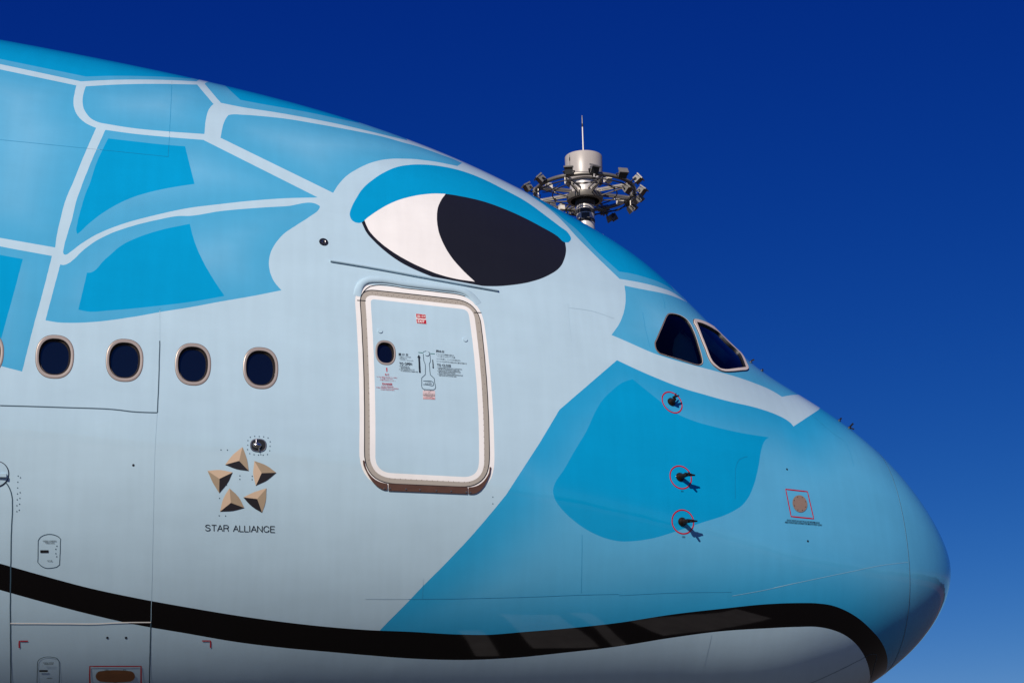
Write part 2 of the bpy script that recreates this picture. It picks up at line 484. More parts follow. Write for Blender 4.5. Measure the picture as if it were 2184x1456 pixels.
DATA = dict(
R=[
["shell_panel","mid","9569 4753 9555 4761 9541 4768 9527 4776 9514 4783 9500 4790 9486 4796 9472 4803 9458 4810 9444 4816 9430 4822 9416 4828 9402 4834 9388 4840 9373 4846 9359 4851 9345 4857 9331 4862 9316 4867 9302 4872 9288 4877 9274 4882 9259 4887 9245 4891 9230 4896 9216 4900 9202 4904 9187 4908 9173 4912 9158 4916 9144 4920 9129 4923 9114 4927 9100 4930 9085 4934 9070 4937 9056 4940 9041 4943 9026 4946 9012 4901 8997 4855 8983 4808 8969 4760 8954 4712 8940 4663 8925 4615 8910 4566 8896 4518 8882 4472 8868 4426 8854 4381 8839 4335 8825 4289 8811 4242 8797 4196 8782 4148 8768 4101 8754 4053 8739 4005 8724 3956 8710 3907 8695 3857 8680 3807 8666 3756 8651 3704 8636 3651 8621 3598 8606 3543 8591 3487 8576 3429 8560 3369 8545 3307 8529 3244 8513 3178 8497 3107 8482 3031 8466 2947 8456 2559 8445 2011 8445 -300 9641 -300 9641 1784"],
["shell_patch","deep","9577 4442 9563 4450 9549 4458 9535 4466 9521 4473 9507 4480 9493 4487 9479 4494 9465 4501 9451 4507 9437 4513 9423 4519 9408 4524 9394 4530 9380 4535 9365 4540 9350 4545 9336 4549 9321 4553 9306 4557 9292 4561 9277 4565 9262 4568 9248 4571 9233 4574 9218 4577 9203 4580 9188 4582 9174 4585 9159 4587 9144 4589 9129 4591 9114 4593 9099 4595 9084 4596 9068 4598 9053 4599 9038 4600 9023 4602 9008 4603 8994 4561 8981 4517 8967 4473 8954 4428 8940 4382 8927 4336 8913 4290 8899 4244 8885 4198 8871 4152 8857 4105 8843 4059 8828 4012 8814 3964 8800 3916 8785 3868 8771 3819 8756 3769 8742 3719 8727 3667 8713 3614 8698 3559 8683 3504 8668 3447 8653 3388 8638 3329 8623 3268 8608 3205 8593 3141 8578 3075 8562 3006 8547 2934 8531 2858 8515 2773 8499 2674 8493 2009 8493 -300 9641 -300 9641 1784"],
["shell_panel","mid","8396 2018 8411 2626 8422 3042 8410 3295 8399 3506 8387 3690 8376 3858 8365 4012 8354 4156 8342 4292 8331 4422 8315 4415 8299 4408 8282 4401 8266 4393 8250 4384 8233 4374 8217 4361 8201 4347 8185 4330 8168 4310 8152 4289 8136 4267 8119 4243 8103 4219 8086 4195 8070 4170 8053 4147 8036 4124 8020 4102 8003 4080 7986 4058 7969 4035 7952 4013 7935 3990 7918 3968 7901 3945 7884 3922 7866 3898 7849 3875 7832 3851 7814 3826 7797 3802 7779 3777 7761 3751 7744 3726 7726 3700 7708 3674 7690 3648 7672 3622 7654 3596 7636 3570 7617 3543 7598 3517 7580 3491 7561 3464 7542 3437 7523 3409 7504 3379 7485 3349 7465 3316 7446 3283 7426 3248 7406 3212 7385 3173 7365 3131 7344 3084 7325 3036 7306 2983 7286 2925 7266 2861 7246 2789 7225 2707 7225 -300 8396 -300"],
["shell_patch","deep","8315 2018 8308 2551 8296 2864 8286 3084 8275 3264 8263 3434 8251 3587 8239 3726 8227 3855 8211 3840 8194 3825 8177 3810 8160 3794 8144 3776 8127 3758 8110 3738 8093 3716 8076 3693 8059 3668 8042 3643 8024 3617 8007 3590 7990 3563 7972 3537 7955 3510 7938 3482 7921 3454 7903 3424 7886 3394 7868 3363 7851 3332 7833 3300 7816 3269 7798 3237 7780 3206 7761 3174 7742 3142 7723 3111 7704 3079 7685 3044 7666 3006 7647 2962 7627 2912 7608 2856 7588 2793 7568 2722 7548 2640 7527 2544 7527 -300 8315 -300"],
["shell_panel","mid","9562 5036 9548 5044 9534 5052 9520 5060 9507 5068 9493 5076 9479 5084 9465 5091 9451 5098 9437 5105 9423 5111 9409 5118 9395 5124 9381 5130 9367 5136 9352 5141 9338 5147 9323 5152 9309 5156 9294 5161 9280 5165 9265 5170 9251 5174 9236 5177 9222 5181 9207 5185 9192 5188 9178 5191 9163 5194 9148 5197 9133 5200 9119 5203 9104 5206 9089 5208 9074 5211 9059 5214 9044 5216 9045 5364 9046 5507 9046 5646 9047 5762 9047 5876 9046 5986 9044 6110 9041 6228 9036 6338 9031 6429 9025 6513 9018 6589 9008 6674 8996 6747 8984 6807 8974 6846 8964 6876 8953 6902 8941 6925 8928 6945 8933 7072 8937 7197 8942 7320 8946 7442 8951 7562 8955 7682 8960 7800 8964 7917 8968 8033 8973 8148 8977 8262 8981 8376 8985 8489 8989 8601 8993 8712 8997 8823 9001 8932 9005 9042 9009 9150 9014 9257 9018 9348 9022 9437 9025 9526 9029 9616 9032 9719 9036 9822 9038 9925 9041 10028 9043 10132 9045 10234 9047 10337 9049 10435 9051 10533 9053 10631 9055 10729 9056 10826 9058 10924 9059 11025 9060 11126 9060 11228 9061 11328 9074 11325 9088 11322 9100 11320 9114 11316 9126 11313 9140 11310 9152 11307 9165 11304 9178 11300 9191 11297 9204 11294 9217 11290 9230 11287 9242 11283 9255 11280 9268 11276 9280 11272 9293 11269 9306 11265 9319 11261 9332 11257 9344 11254 9357 11250 9370 11246 9382 11242 9395 11238 9408 11233 9420 11229 9433 11225 9445 11221 9447 11119 9448 11018 9450 10916 9451 10814 9453 10711 9454 10608 9456 10505 9457 10402 9459 10298 9460 10194 9462 10090 9463 9985 9465 9880 9467 9775 9468 9669 9470 9563 9472 9456 9474 9349 9475 9241 9477 9133 9479 9024 9481 8915 9483 8805 9485 8695 9487 8584 9489 8472 9491 8359 9493 8246 9495 8132 9497 8017 9499 7901 9502 7784 9504 7666 9506 7547 9508 7426 9511 7304 9513 7181 9516 7057 9519 6931 9521 6802 9524 6672 9527 6540 9530 6406 9533 6269 9536 6129 9539 5986 9543 5840 9546 5690 9550 5535 9554 5375 9558 5209"],
["shell_panel","mid","9000 5162 8986 5121 8973 5079 8959 5036 8946 4993 8932 4950 8919 4906 8905 4862 8892 4819 8878 4775 8864 4731 8850 4687 8836 4643 8822 4598 8807 4553 8793 4508 8779 4463 8765 4418 8750 4372 8736 4326 8721 4278 8705 4230 8690 4181 8675 4132 8659 4082 8644 4032 8628 3980 8613 3930 8598 3880 8583 3828 8568 3776 8553 3723 8538 3668 8523 3612 8507 3553 8492 3492 8476 3427 8461 3359 8449 3567 8438 3752 8426 3919 8415 4074 8403 4219 8392 4357 8381 4488 8369 4613 8380 4756 8388 4897 8394 5029 8398 5163 8401 5294 8404 5451 8406 5604 8408 5753 8408 5883 8409 6011 8409 6136 8410 6258 8425 6279 8441 6301 8456 6322 8472 6343 8487 6364 8502 6385 8518 6405 8533 6425 8548 6444 8563 6463 8578 6481 8593 6499 8608 6516 8623 6532 8637 6547 8652 6563 8666 6578 8680 6593 8695 6607 8709 6620 8723 6632 8737 6644 8752 6654 8766 6662 8780 6671 8795 6678 8810 6684 8825 6690 8840 6694 8854 6696 8869 6698 8883 6702 8897 6707 8912 6706 8925 6691 8936 6668 8947 6639 8957 6598 8966 6545 8974 6480 8982 6408 8988 6335 8994 6256 8998 6170 9002 6042 9005 5905 9006 5776 9006 5642 9005 5504 9004 5392 9002 5279"],
["shell_panel","mid","8885 6953 8872 6947 8858 6941 8845 6935 8832 6929 8818 6923 8804 6916 8791 6909 8777 6901 8763 6892 8749 6882 8735 6872 8721 6860 8707 6848 8693 6835 8678 6822 8664 6808 8650 6794 8635 6780 8621 6766 8606 6751 8592 6736 8577 6720 8562 6704 8548 6687 8533 6670 8518 6653 8503 6635 8488 6617 8473 6599 8458 6580 8443 6562 8428 6543 8412 6524 8411 6535 8396 6570 8381 6605 8366 6639 8351 6673 8336 6707 8321 6741 8306 6775 8291 6808 8276 6841 8261 6874 8246 6907 8231 6939 8216 6972 8201 7004 8185 7036 8170 7068 8155 7099 8140 7131 8124 7162 8109 7193 8094 7224 8078 7255 8063 7285 8048 7316 8032 7346 8017 7376 8001 7406 7986 7436 7970 7465 7955 7494 7939 7524 7924 7553 7908 7582 7892 7610 7877 7639 7861 7667 7845 7696 7829 7724 7814 7751 7831 7788 7848 7823 7866 7857 7883 7892 7900 7926 7917 7960 7934 7994 7951 8028 7968 8063 7985 8098 8000 8132 8016 8166 8032 8200 8047 8235 8063 8270 8078 8304 8094 8339 8109 8374 8125 8410 8140 8445 8155 8480 8170 8515 8186 8551 8201 8587 8216 8622 8231 8658 8246 8694 8260 8730 8275 8766 8290 8802 8305 8838 8319 8874 8334 8909 8349 8944 8363 8978 8378 9013 8392 9047 8407 9082 8421 9116 8436 9152 8450 9188 8464 9225 8478 9263 8493 9304 8508 9346 8522 9388 8537 9432 8551 9475 8566 9520 8580 9564 8594 9610 8609 9655 8623 9700 8637 9746 8651 9790 8664 9834 8678 9878 8692 9922 8705 9966 8718 10011 8732 10057 8745 10104 8758 10151 8771 10200 8784 10250 8797 10303 8811 10357 8824 10412 8837 10468 8850 10525 8863 10584 8875 10644 8888 10707 8899 10767 8910 10829 8920 10892 8931 10956 8941 11022 8952 11088 8961 11151 8970 11215 8978 11280 8987 11344 8996 11405 9005 11471 9014 11513 9022 11504 9026 11443 9025 11342 9023 11240 9022 11158 9020 11076 9017 10993 9015 10911 9012 10814 9010 10718 9007 10621 9004 10524 9001 10426 8998 10320 8996 10213 8994 10105 8992 9997 8990 9888 8988 9780 8985 9671 8982 9561 8978 9451 8974 9341 8970 9230 8967 9118 8963 9006 8959 8893 8955 8779 8950 8665 8946 8550 8942 8434 8938 8318 8933 8201 8929 8083 8925 7974 8920 7865 8916 7755 8912 7644 8907 7532 8903 7419 8898 7304 8894 7189 8890 7072"],
["shell_patch","deep","8868 7269 8855 7260 8842 7251 8828 7242 8815 7232 8801 7223 8788 7214 8774 7204 8760 7194 8746 7184 8732 7174 8718 7164 8704 7154 8690 7144 8676 7134 8662 7123 8647 7111 8633 7099 8618 7086 8604 7073 8590 7058 8576 7043 8561 7027 8547 7011 8532 6995 8518 6978 8503 6961 8498 7082 8494 7201 8489 7318 8485 7435 8480 7550 8476 7665 8471 7779 8467 7892 8462 8004 8458 8115 8453 8226 8449 8336 8464 8378 8480 8420 8495 8461 8511 8503 8526 8545 8541 8588 8556 8631 8571 8673 8585 8716 8600 8760 8614 8805 8629 8851 8643 8898 8658 8948 8672 8998 8686 9049 8700 9102 8715 9156 8728 9213 8742 9272 8754 9328 8767 9387 8779 9447 8791 9508 8802 9571 8814 9635 8826 9706 8838 9778 8850 9852 8861 9926 8873 10003 8884 10080 8893 10148 8902 10218 8911 10288 8920 10359 8929 10430 8938 10510 8946 10591 8955 10671 8964 10744 8971 10788 8975 10721 8977 10640 8976 10553 8974 10467 8973 10362 8971 10257 8968 10152 8966 10046 8963 9940 8960 9837 8958 9734 8955 9630 8952 9526 8949 9422 8945 9318 8942 9238 8938 9157 8935 9076 8931 8966 8928 8855 8925 8743 8922 8630 8919 8516 8916 8402 8912 8288 8908 8173 8904 8063 8899 7952 8894 7840 8889 7728 8884 7615 8879 7501 8874 7386"],
["shell_panel","mid","9034 11843 9027 11846 9020 11845 9011 11820 9002 11780 8992 11726 8984 11661 8975 11594 8966 11515 8958 11433 8949 11353 8940 11277 8930 11203 8920 11131 8910 11061 8900 10992 8889 10925 8878 10860 8866 10797 8854 10736 8842 10677 8830 10620 8819 10567 8807 10517 8795 10469 8783 10422 8771 10376 8759 10331 8747 10286 8734 10242 8721 10195 8708 10148 8694 10103 8680 10058 8666 10015 8653 9972 8639 9929 8625 9888 8611 9847 8597 9806 8584 9765 8570 9724 8556 9685 8542 9648 8528 9615 8514 9587 8502 9568 8489 9552 8476 9534 8462 9509 8448 9479 8434 9445 8419 9408 8405 9369 8391 9328 8376 9287 8362 9246 8348 9205 8333 9166 8318 9129 8304 9094 8289 9060 8274 9026 8260 8993 8245 8960 8230 8927 8215 8894 8200 8861 8185 8829 8170 8796 8155 8763 8139 8730 8124 8697 8109 8665 8094 8632 8078 8600 8063 8567 8047 8535 8032 8502 8016 8469 8000 8436 7985 8403 7968 8361 7950 8308 7933 8250 7915 8190 7897 8132 7879 8081 7862 8042 7845 8019 7829 8017 7814 8040 7803 8075 7805 8151 7812 8240 7823 8342 7837 8433 7851 8521 7864 8605 7876 8687 7889 8766 7902 8845 7915 8924 7928 9003 7940 9083 7954 9162 7966 9240 7979 9319 7991 9402 8002 9488 8013 9583 8023 9682 8033 9783 8042 9886 8049 9981 8056 10078 8062 10176 8066 10275 8070 10388 8072 10502 8073 10613 8072 10721 8069 10827 8066 10928 8060 11026 8054 11119 8046 11206 8038 11276 8028 11341 8018 11403 8008 11466 8024 11509 8040 11552 8056 11596 8071 11638 8087 11681 8102 11723 8118 11765 8133 11806 8149 11846 8163 11883 8178 11920 8192 11957 8207 11992 8222 12028 8236 12063 8250 12098 8265 12132 8279 12167 8293 12202 8308 12236 8322 12272 8337 12309 8351 12345 8366 12382 8380 12418 8394 12454 8408 12489 8423 12524 8437 12558 8451 12592 8466 12626 8480 12659 8495 12691 8510 12723 8524 12755 8539 12786 8553 12818 8568 12850 8581 12881 8594 12912 8608 12943 8621 12975 8634 13006 8648 13038 8661 13069 8674 13099 8687 13129 8700 13158 8714 13186 8728 13215 8742 13244 8755 13273 8769 13301 8783 13329 8797 13356 8811 13382 8824 13407 8838 13431 8852 13454 8866 13476 8879 13496 8893 13515 8906 13533 8919 13550 8933 13567 8946 13582 8959 13595 8972 13607 8984 13617 8996 13626 9008 13635 9020 13640 9032 13643 9044 13641 9056 13636 9068 13630 9080 13625 9078 13528 9075 13430 9073 13333 9070 13236 9068 13138 9065 13040 9062 12941 9060 12843 9057 12744 9055 12645 9052 12545 9050 12446 9047 12346 9044 12246 9042 12145 9039 12045 9037 11944"],
["shell_patch","deep","8918 11981 8908 11970 8899 11951 8888 11895 8878 11823 8870 11748 8863 11666 8856 11586 8848 11517 8841 11450 8832 11384 8824 11318 8815 11244 8806 11170 8797 11096 8788 11025 8778 10957 8767 10890 8756 10826 8744 10766 8732 10708 8719 10651 8707 10595 8695 10544 8683 10494 8671 10446 8658 10399 8646 10353 8634 10308 8621 10264 8608 10220 8594 10173 8580 10128 8566 10085 8552 10043 8537 10002 8523 9961 8508 9920 8494 9878 8479 9836 8465 9793 8460 9898 8456 10002 8452 10107 8447 10211 8442 10313 8437 10412 8431 10507 8425 10600 8419 10692 8412 10783 8405 10872 8398 10960 8391 11039 8385 11116 8378 11193 8370 11268 8363 11343 8356 11417 8348 11491 8340 11569 8332 11646 8323 11723 8315 11798 8306 11874 8297 11949 8289 12025 8303 12062 8318 12098 8332 12134 8346 12171 8361 12207 8375 12242 8389 12277 8404 12311 8418 12344 8432 12376 8447 12408 8461 12439 8476 12470 8490 12499 8504 12528 8519 12557 8533 12584 8547 12612 8562 12639 8576 12666 8590 12692 8604 12718 8618 12744 8632 12770 8646 12796 8660 12821 8674 12846 8688 12870 8702 12894 8715 12918 8729 12942 8743 12965 8756 12987 8770 13009 8784 13030 8798 13051 8811 13071 8825 13092 8838 13115 8852 13139 8865 13160 8879 13178 8892 13191 8905 13196 8919 13192 8932 13184 8945 13175 8943 13077 8941 12979 8938 12880 8936 12781 8934 12682 8931 12583 8929 12483 8927 12383 8924 12283 8922 12183 8920 12082"],
["shell_panel","mid","9444 11432 9431 11441 9418 11450 9406 11458 9393 11467 9380 11476 9367 11485 9354 11494 9342 11502 9329 11510 9316 11518 9303 11526 9290 11533 9277 11539 9265 11545 9252 11551 9239 11556 9226 11561 9214 11566 9201 11570 9188 11574 9175 11578 9162 11582 9150 11586 9137 11590 9124 11594 9111 11598 9098 11602 9085 11606 9072 11610 9074 11712 9076 11813 9079 11915 9081 12016 9083 12117 9086 12217 9088 12318 9090 12418 9093 12518 9095 12617 9098 12717 9100 12816 9103 12914 9105 13010 9108 13105 9110 13200 9113 13295 9116 13389 9118 13483 9121 13577 9124 13671 9126 13765 9128 13857 9131 13949 9133 14041 9136 14133 9138 14224 9140 14316 9142 14407 9145 14498 9147 14588 9149 14679 9152 14769 9154 14859 9156 14949 9158 15038 9161 15128 9163 15217 9176 15202 9189 15187 9202 15173 9215 15158 9228 15143 9240 15128 9253 15113 9266 15097 9279 15081 9291 15065 9304 15049 9316 15032 9329 15016 9342 14999 9354 14982 9366 14965 9379 14948 9391 14932 9404 14915 9405 14822 9406 14728 9407 14634 9408 14540 9408 14446 9409 14352 9410 14257 9411 14162 9412 14067 9413 13972 9414 13877 9415 13781 9416 13686 9418 13590 9418 13494 9420 13397 9421 13301 9422 13204 9423 13108 9424 13011 9425 12913 9426 12816 9427 12718 9429 12621 9430 12523 9431 12425 9432 12326 9433 12228 9435 12129 9436 12030 9437 11931 9438 11832 9440 11732 9441 11632 9442 11532"],
["shell_patch","deep","9440 11706 9427 11714 9415 11722 9402 11730 9389 11738 9377 11746 9364 11754 9351 11762 9338 11770 9326 11777 9313 11784 9300 11791 9287 11797 9275 11802 9263 11807 9252 11812 9240 11816 9228 11820 9216 11824 9204 11828 9192 11833 9194 11930 9197 12028 9199 12125 9201 12222 9204 12319 9206 12416 9208 12512 9210 12608 9213 12706 9215 12804 9218 12901 9220 12998 9223 13095 9225 13192 9228 13288 9230 13384 9233 13480 9236 13576 9238 13671 9241 13766 9243 13861 9246 13953 9248 14045 9251 14136 9253 14228 9256 14319 9258 14410 9261 14497 9263 14583 9265 14670 9268 14756 9270 14842 9272 14928 9275 15014 9277 15099 9280 15184 9282 15269 9294 15243 9306 15217 9318 15191 9331 15165 9343 15139 9355 15113 9367 15087 9379 15061 9391 15035 9403 15009 9404 14915 9405 14821 9406 14727 9407 14632 9408 14537 9408 14442 9410 14347 9410 14252 9411 14156 9412 14060 9413 13964 9414 13868 9416 13772 9416 13676 9418 13579 9419 13482 9420 13385 9421 13288 9422 13190 9423 13093 9424 12995 9425 12897 9426 12799 9428 12700 9429 12602 9430 12503 9431 12404 9432 12305 9434 12206 9435 12106 9436 12006 9437 11906 9439 11806"],
["shell_panel","mid","8289 5048 8298 5182 8306 5339 8312 5497 8317 5655 8320 5812 8323 5966 8325 6116 8328 6262 8313 6295 8298 6328 8283 6360 8268 6393 8253 6425 8238 6457 8223 6488 8208 6520 8193 6551 8178 6582 8163 6613 8148 6644 8132 6674 8117 6705 8102 6735 8087 6764 8071 6794 8056 6823 8041 6853 8025 6882 8010 6911 7994 6939 7979 6968 7963 6996 7948 7024 7932 7052 7917 7079 7901 7107 7886 7134 7870 7161 7854 7188 7839 7215 7823 7242 7807 7268 7791 7294 7775 7320 7760 7346 7744 7372 7728 7397 7720 7292 7712 7186 7704 7080 7695 6974 7684 6858 7673 6743 7661 6629 7649 6517 7633 6392 7617 6271 7599 6153 7582 6035 7566 5928 7549 5821 7532 5716 7515 5612 7497 5512 7479 5415 7462 5329 7445 5246 7428 5165 7410 5088 7392 5014 7374 4942 7355 4867 7335 4798 7315 4733 7295 4668 7275 4601 7256 4536 7237 4472 7218 4409 7200 4355 7182 4305 7164 4256 7146 4205 7124 4142 7102 4077 7080 4012 7057 3950 7039 3900 7020 3853 7001 3806 6982 3756 6961 3694 6939 3630 6917 3561 6893 3264 6865 2866 6882 2856 6898 2842 6914 2832 6930 2832 6949 2852 6968 2882 6986 2915 7005 2941 7023 2958 7040 2972 7058 2983 7075 2996 7092 3011 7110 3027 7127 3044 7144 3062 7161 3083 7179 3109 7196 3142 7213 3179 7231 3217 7248 3253 7265 3285 7285 3314 7305 3338 7325 3360 7345 3380 7365 3403 7385 3430 7404 3460 7423 3492 7442 3526 7460 3562 7479 3598 7498 3635 7517 3672 7536 3708 7554 3743 7573 3776 7591 3808 7609 3839 7628 3869 7646 3899 7664 3928 7682 3958 7699 3986 7717 4014 7735 4042 7753 4070 7770 4096 7788 4122 7805 4147 7823 4171 7840 4194 7857 4217 7874 4240 7891 4262 7908 4285 7925 4308 7942 4333 7959 4359 7976 4386 7994 4415 8011 4445 8029 4476 8046 4508 8064 4540 8081 4572 8098 4604 8115 4636 8132 4668 8149 4700 8166 4733 8183 4767 8200 4802 8216 4839 8231 4869 8246 4896 8260 4931 8275 4981"],
["shell_panel","mid","6521 1988 6505 2014 6489 2040 6472 2065 6440 2079 6424 2142 6416 2433 6405 2628 6393 2752 6381 2860 6369 2953 6356 3033 6342 3097 6328 3152 6314 3208 6301 3271 6287 3347 6274 3428 6260 3512 6248 3598 6235 3687 6223 3776 6209 3881 6196 3988 6183 4096 6171 4206 6158 4316 6147 4426 6136 4536 6124 4641 6112 4737 6099 4828 6086 4914 6072 4996 6058 5075 6044 5151 6030 5226 6016 5300 6002 5373 5987 5446 5972 5517 5957 5586 5942 5654 5926 5720 5911 5785 5895 5849 5880 5912 5864 5975 5848 6037 5832 6099 5816 6161 5791 6094 5765 6025 5739 5953 5712 5880 5686 5804 5659 5726 5631 5645 5604 5561 5576 5476 5547 5386 5518 5290 5489 5191 5459 5087 5429 4980 5398 4860 5365 4727 5333 4590 5301 4463 5272 4362 5244 4276 5216 4190 5189 4106 5163 4024 5135 3923 5135 -300 6521 -300"],
["shell_patch","deep","6456 1970 6440 2044 6424 2098 6408 2124 6392 2139 6375 2145 6363 2382 6356 2615 6346 2781 6335 2914 6323 3019 6310 3099 6297 3168 6283 3231 6269 3291 6255 3346 6241 3396 6226 3449 6213 3511 6199 3593 6187 3684 6174 3773 6160 3851 6146 3911 6132 3964 6117 4016 6103 4075 6088 4154 6075 4242 6062 4338 6049 4438 6037 4540 6025 4641 6013 4742 6001 4838 5989 4930 5975 5014 5961 5092 5947 5163 5932 5231 5916 5296 5901 5359 5885 5420 5869 5478 5853 5536 5836 5594 5820 5651 5804 5708 5777 5627 5749 5541 5721 5453 5693 5367 5665 5286 5638 5206 5610 5126 5582 5044 5554 4959 5528 4879 5503 4793 5477 4703 5451 4612 5425 4522 5399 4430 5372 4335 5346 4241 5321 4157 5297 4094 5274 4049 5251 3993 5251 -300 6456 -300"],
["brow_panel","mid","5966 9304 5950 9162 5934 9018 5918 8873 5902 8725 5888 8574 5875 8432 5864 8288 5853 8142 5842 7996 5834 7857 5825 7717 5818 7577 5811 7437 5804 7274 5799 7110 5794 6948 5790 6770 5788 6594 5785 6414 5760 6359 5735 6302 5710 6242 5684 6178 5655 6103 5626 6022 5596 5935 5566 5843 5538 5751 5509 5651 5479 5545 5450 5436 5419 5319 5388 5194 5356 5062 5324 4924 5290 4777 5256 4619 5221 4445 5192 4290 5161 4114 5128 3880 5128 -300 3837 -300 3837 2912 3884 3375 3964 4110 4024 4566 4082 4983 4135 5351 4182 5662 4226 5951 4269 6220 4290 6217 4312 6216 4334 6226 4359 6252 4386 6292 4414 6343 4442 6405 4473 6487 4506 6581 4539 6682 4571 6786 4604 6888 4640 6999 4675 7110 4710 7220 4745 7329 4780 7436 4814 7540 4848 7646 4882 7750 4916 7853 4950 7953 4982 8050 5015 8142 5047 8230 5078 8313 5111 8395 5142 8474 5174 8549 5205 8621 5236 8690 5266 8755 5296 8815 5325 8872 5351 8920 5377 8966 5402 9009 5428 9049 5453 9086 5477 9120 5502 9151 5526 9180 5551 9206 5575 9229 5598 9250 5622 9267 5648 9281 5676 9292 5706 9299 5736 9303 5763 9305 5787 9305 5806 9304 5819 9303 5823 9303"],
["nose_panel","mid","6544 14920 6542 14903 6538 14854 6530 14777 6521 14676 6510 14556 6497 14419 6483 14270 6468 14112 6453 13951 6438 13790 6423 13633 6410 13486 6397 13352 6380 13240 6362 13127 6345 13012 6327 12897 6310 12781 6292 12664 6274 12546 6256 12427 6237 12308 6219 12187 6200 12065 6182 11942 6163 11818 6144 11693 6125 11567 6106 11439 6086 11311 6067 11181 6047 11050 6027 10918 6007 10784 5987 10649 5966 10512 5946 10374 5925 10384 5903 10393 5882 10402 5861 10411 5839 10419 5818 10426 5796 10432 5773 10436 5750 10440 5727 10442 5704 10443 5681 10443 5657 10441 5634 10438 5611 10433 5588 10428 5564 10421 5540 10413 5517 10403 5492 10391 5468 10376 5443 10358 5418 10337 5393 10313 5366 10283 5339 10249 5312 10212 5284 10171 5256 10129 5228 10086 5201 10044 5174 10001 5147 9956 5119 9909 5091 9859 5062 9805 5031 9744 5000 9680 4968 9611 4936 9539 4903 9462 4870 9382 4837 9296 4804 9208 4770 9121 4735 9032 4700 8944 4664 8858 4628 8774 4592 8694 4562 8627 4531 8563 4500 8503 4470 8450 4440 8405 4411 8368 4383 8336 4355 8317 4329 8317 4299 8336 4274 8393 4261 8464 4250 8543 4208 8272 4164 7989 4119 7692 4072 7378 4024 7043 3972 6681 3917 6282 3857 5828 3790 5286 3709 4563 3579 3013 3579 -300 -200 -300 -200 31716 2738 31716 2738 30364 2706 30085 2690 29848 2795 27726 2872 26513 2926 25689 2974 25027 3023 24462 3062 24056 3103 23688 3142 23353 3180 23050 3224 22726 3269 22433 3313 22165 3356 21919 3398 21690 3443 21455 3487 21237 3531 21036 3574 20852 3612 20704 3650 20566 3688 20439 3726 20322 3764 20216 3801 20119 3841 20025 3881 19939 3922 19864 3961 19800 4001 19748 4038 19710 4074 19683 4111 19665 4147 19652 4182 19644 4221 19640 4259 19643 4296 19653 4333 19667 4370 19684 4406 19702 4440 19721 4474 19743 4508 19768 4541 19794 4574 19823 4606 19853 4638 19885 4670 19919 4702 19953 4733 19988 4763 20025 4793 20063 4823 20102 4852 20142 4882 20183 4911 20225 4939 20267 4968 20309 4996 20352 5024 20395 5052 20437 5079 20479 5107 20520 5134 20561 5162 20602 5189 20643 5216 20684 5244 20724 5271 20763 5297 20802 5324 20841 5350 20879 5377 20917 5403 20955 5429 20992 5455 21029 5480 21065 5506 21102 5531 21138 5556 21175 5581 21211 5606 21248 5631 21286 5656 21324 5680 21363 5705 21402 5729 21440 5753 21479 5778 21517 5801 21555 5825 21592 5849 21629 5873 21665 5896 21700 5919 21734 5943 21768 5966 21799 5988 21829 6011 21859 6033 21888 6055 21916 6077 21943 6099 21970 6121 21997 6143 22022 6165 22048 6187 22073 6208 22098 6230 22122 6251 22146 6272 22169 6294 22192 6315 22215 6336 22237 6357 22260 6378 22281 6398 22302 6419 22323 6439 22343 6460 22363 6480 22383 6500 22402 6521 22421 6541 22440 6561 22459 6581 22477 6601 22496 6620 22514 6640 22534 6660 22554 6680 22574 6700 22594 6720 22614 6739 22634 6759 22652 6778 22670 6798 22685 6817 22700 6837 22712 6856 22722 6876 22730 6896 22737 6915 22742 6935 22747 6954 22750 6973 22753 6993 22756 7012 22759 7030 22761 7048 22761 7067 22760 7085 22758 7103 22756 7121 22753 7139 22750 7157 22747 7175 22744 7193 22741 7210 22739 7228 22737 7246 22737 7263 22738 7281 22740 7298 22744 7316 22748 7333 22754 7351 22760 7368 22766 7385 22774 7402 22781 7420 22789 7437 22797 7454 22805 7471 22813 7488 22820 7504 22827 7521 22833 7511 22748 7502 22664 7492 22579 7482 22495 7472 22412 7462 22329 7451 22236 7439 22144 7428 22054 7416 21963 7404 21874 7392 21785 7380 21696 7368 21607 7356 21518 7344 21430 7332 21341 7320 21252 7308 21163 7297 21078 7286 20994 7275 20909 7264 20824 7252 20739 7241 20655 7229 20570 7217 20485 7205 20400 7193 20316 7181 20232 7169 20148 7156 20064 7144 19979 7132 19894 7120 19809 7108 19723 7096 19637 7084 19551 7072 19465 7060 19378 7048 19291 7036 19204 7023 19116 7011 19028 6999 18939 6987 18850 6975 18761 6963 18671 6951 18581 6940 18491 6928 18400 6916 18308 6904 18217 6892 18124 6880 18031 6869 17938 6857 17844 6845 17750 6833 17655 6821 17560 6807 17446 6791 17315 6776 17192 6764 17100 6760 17063"],
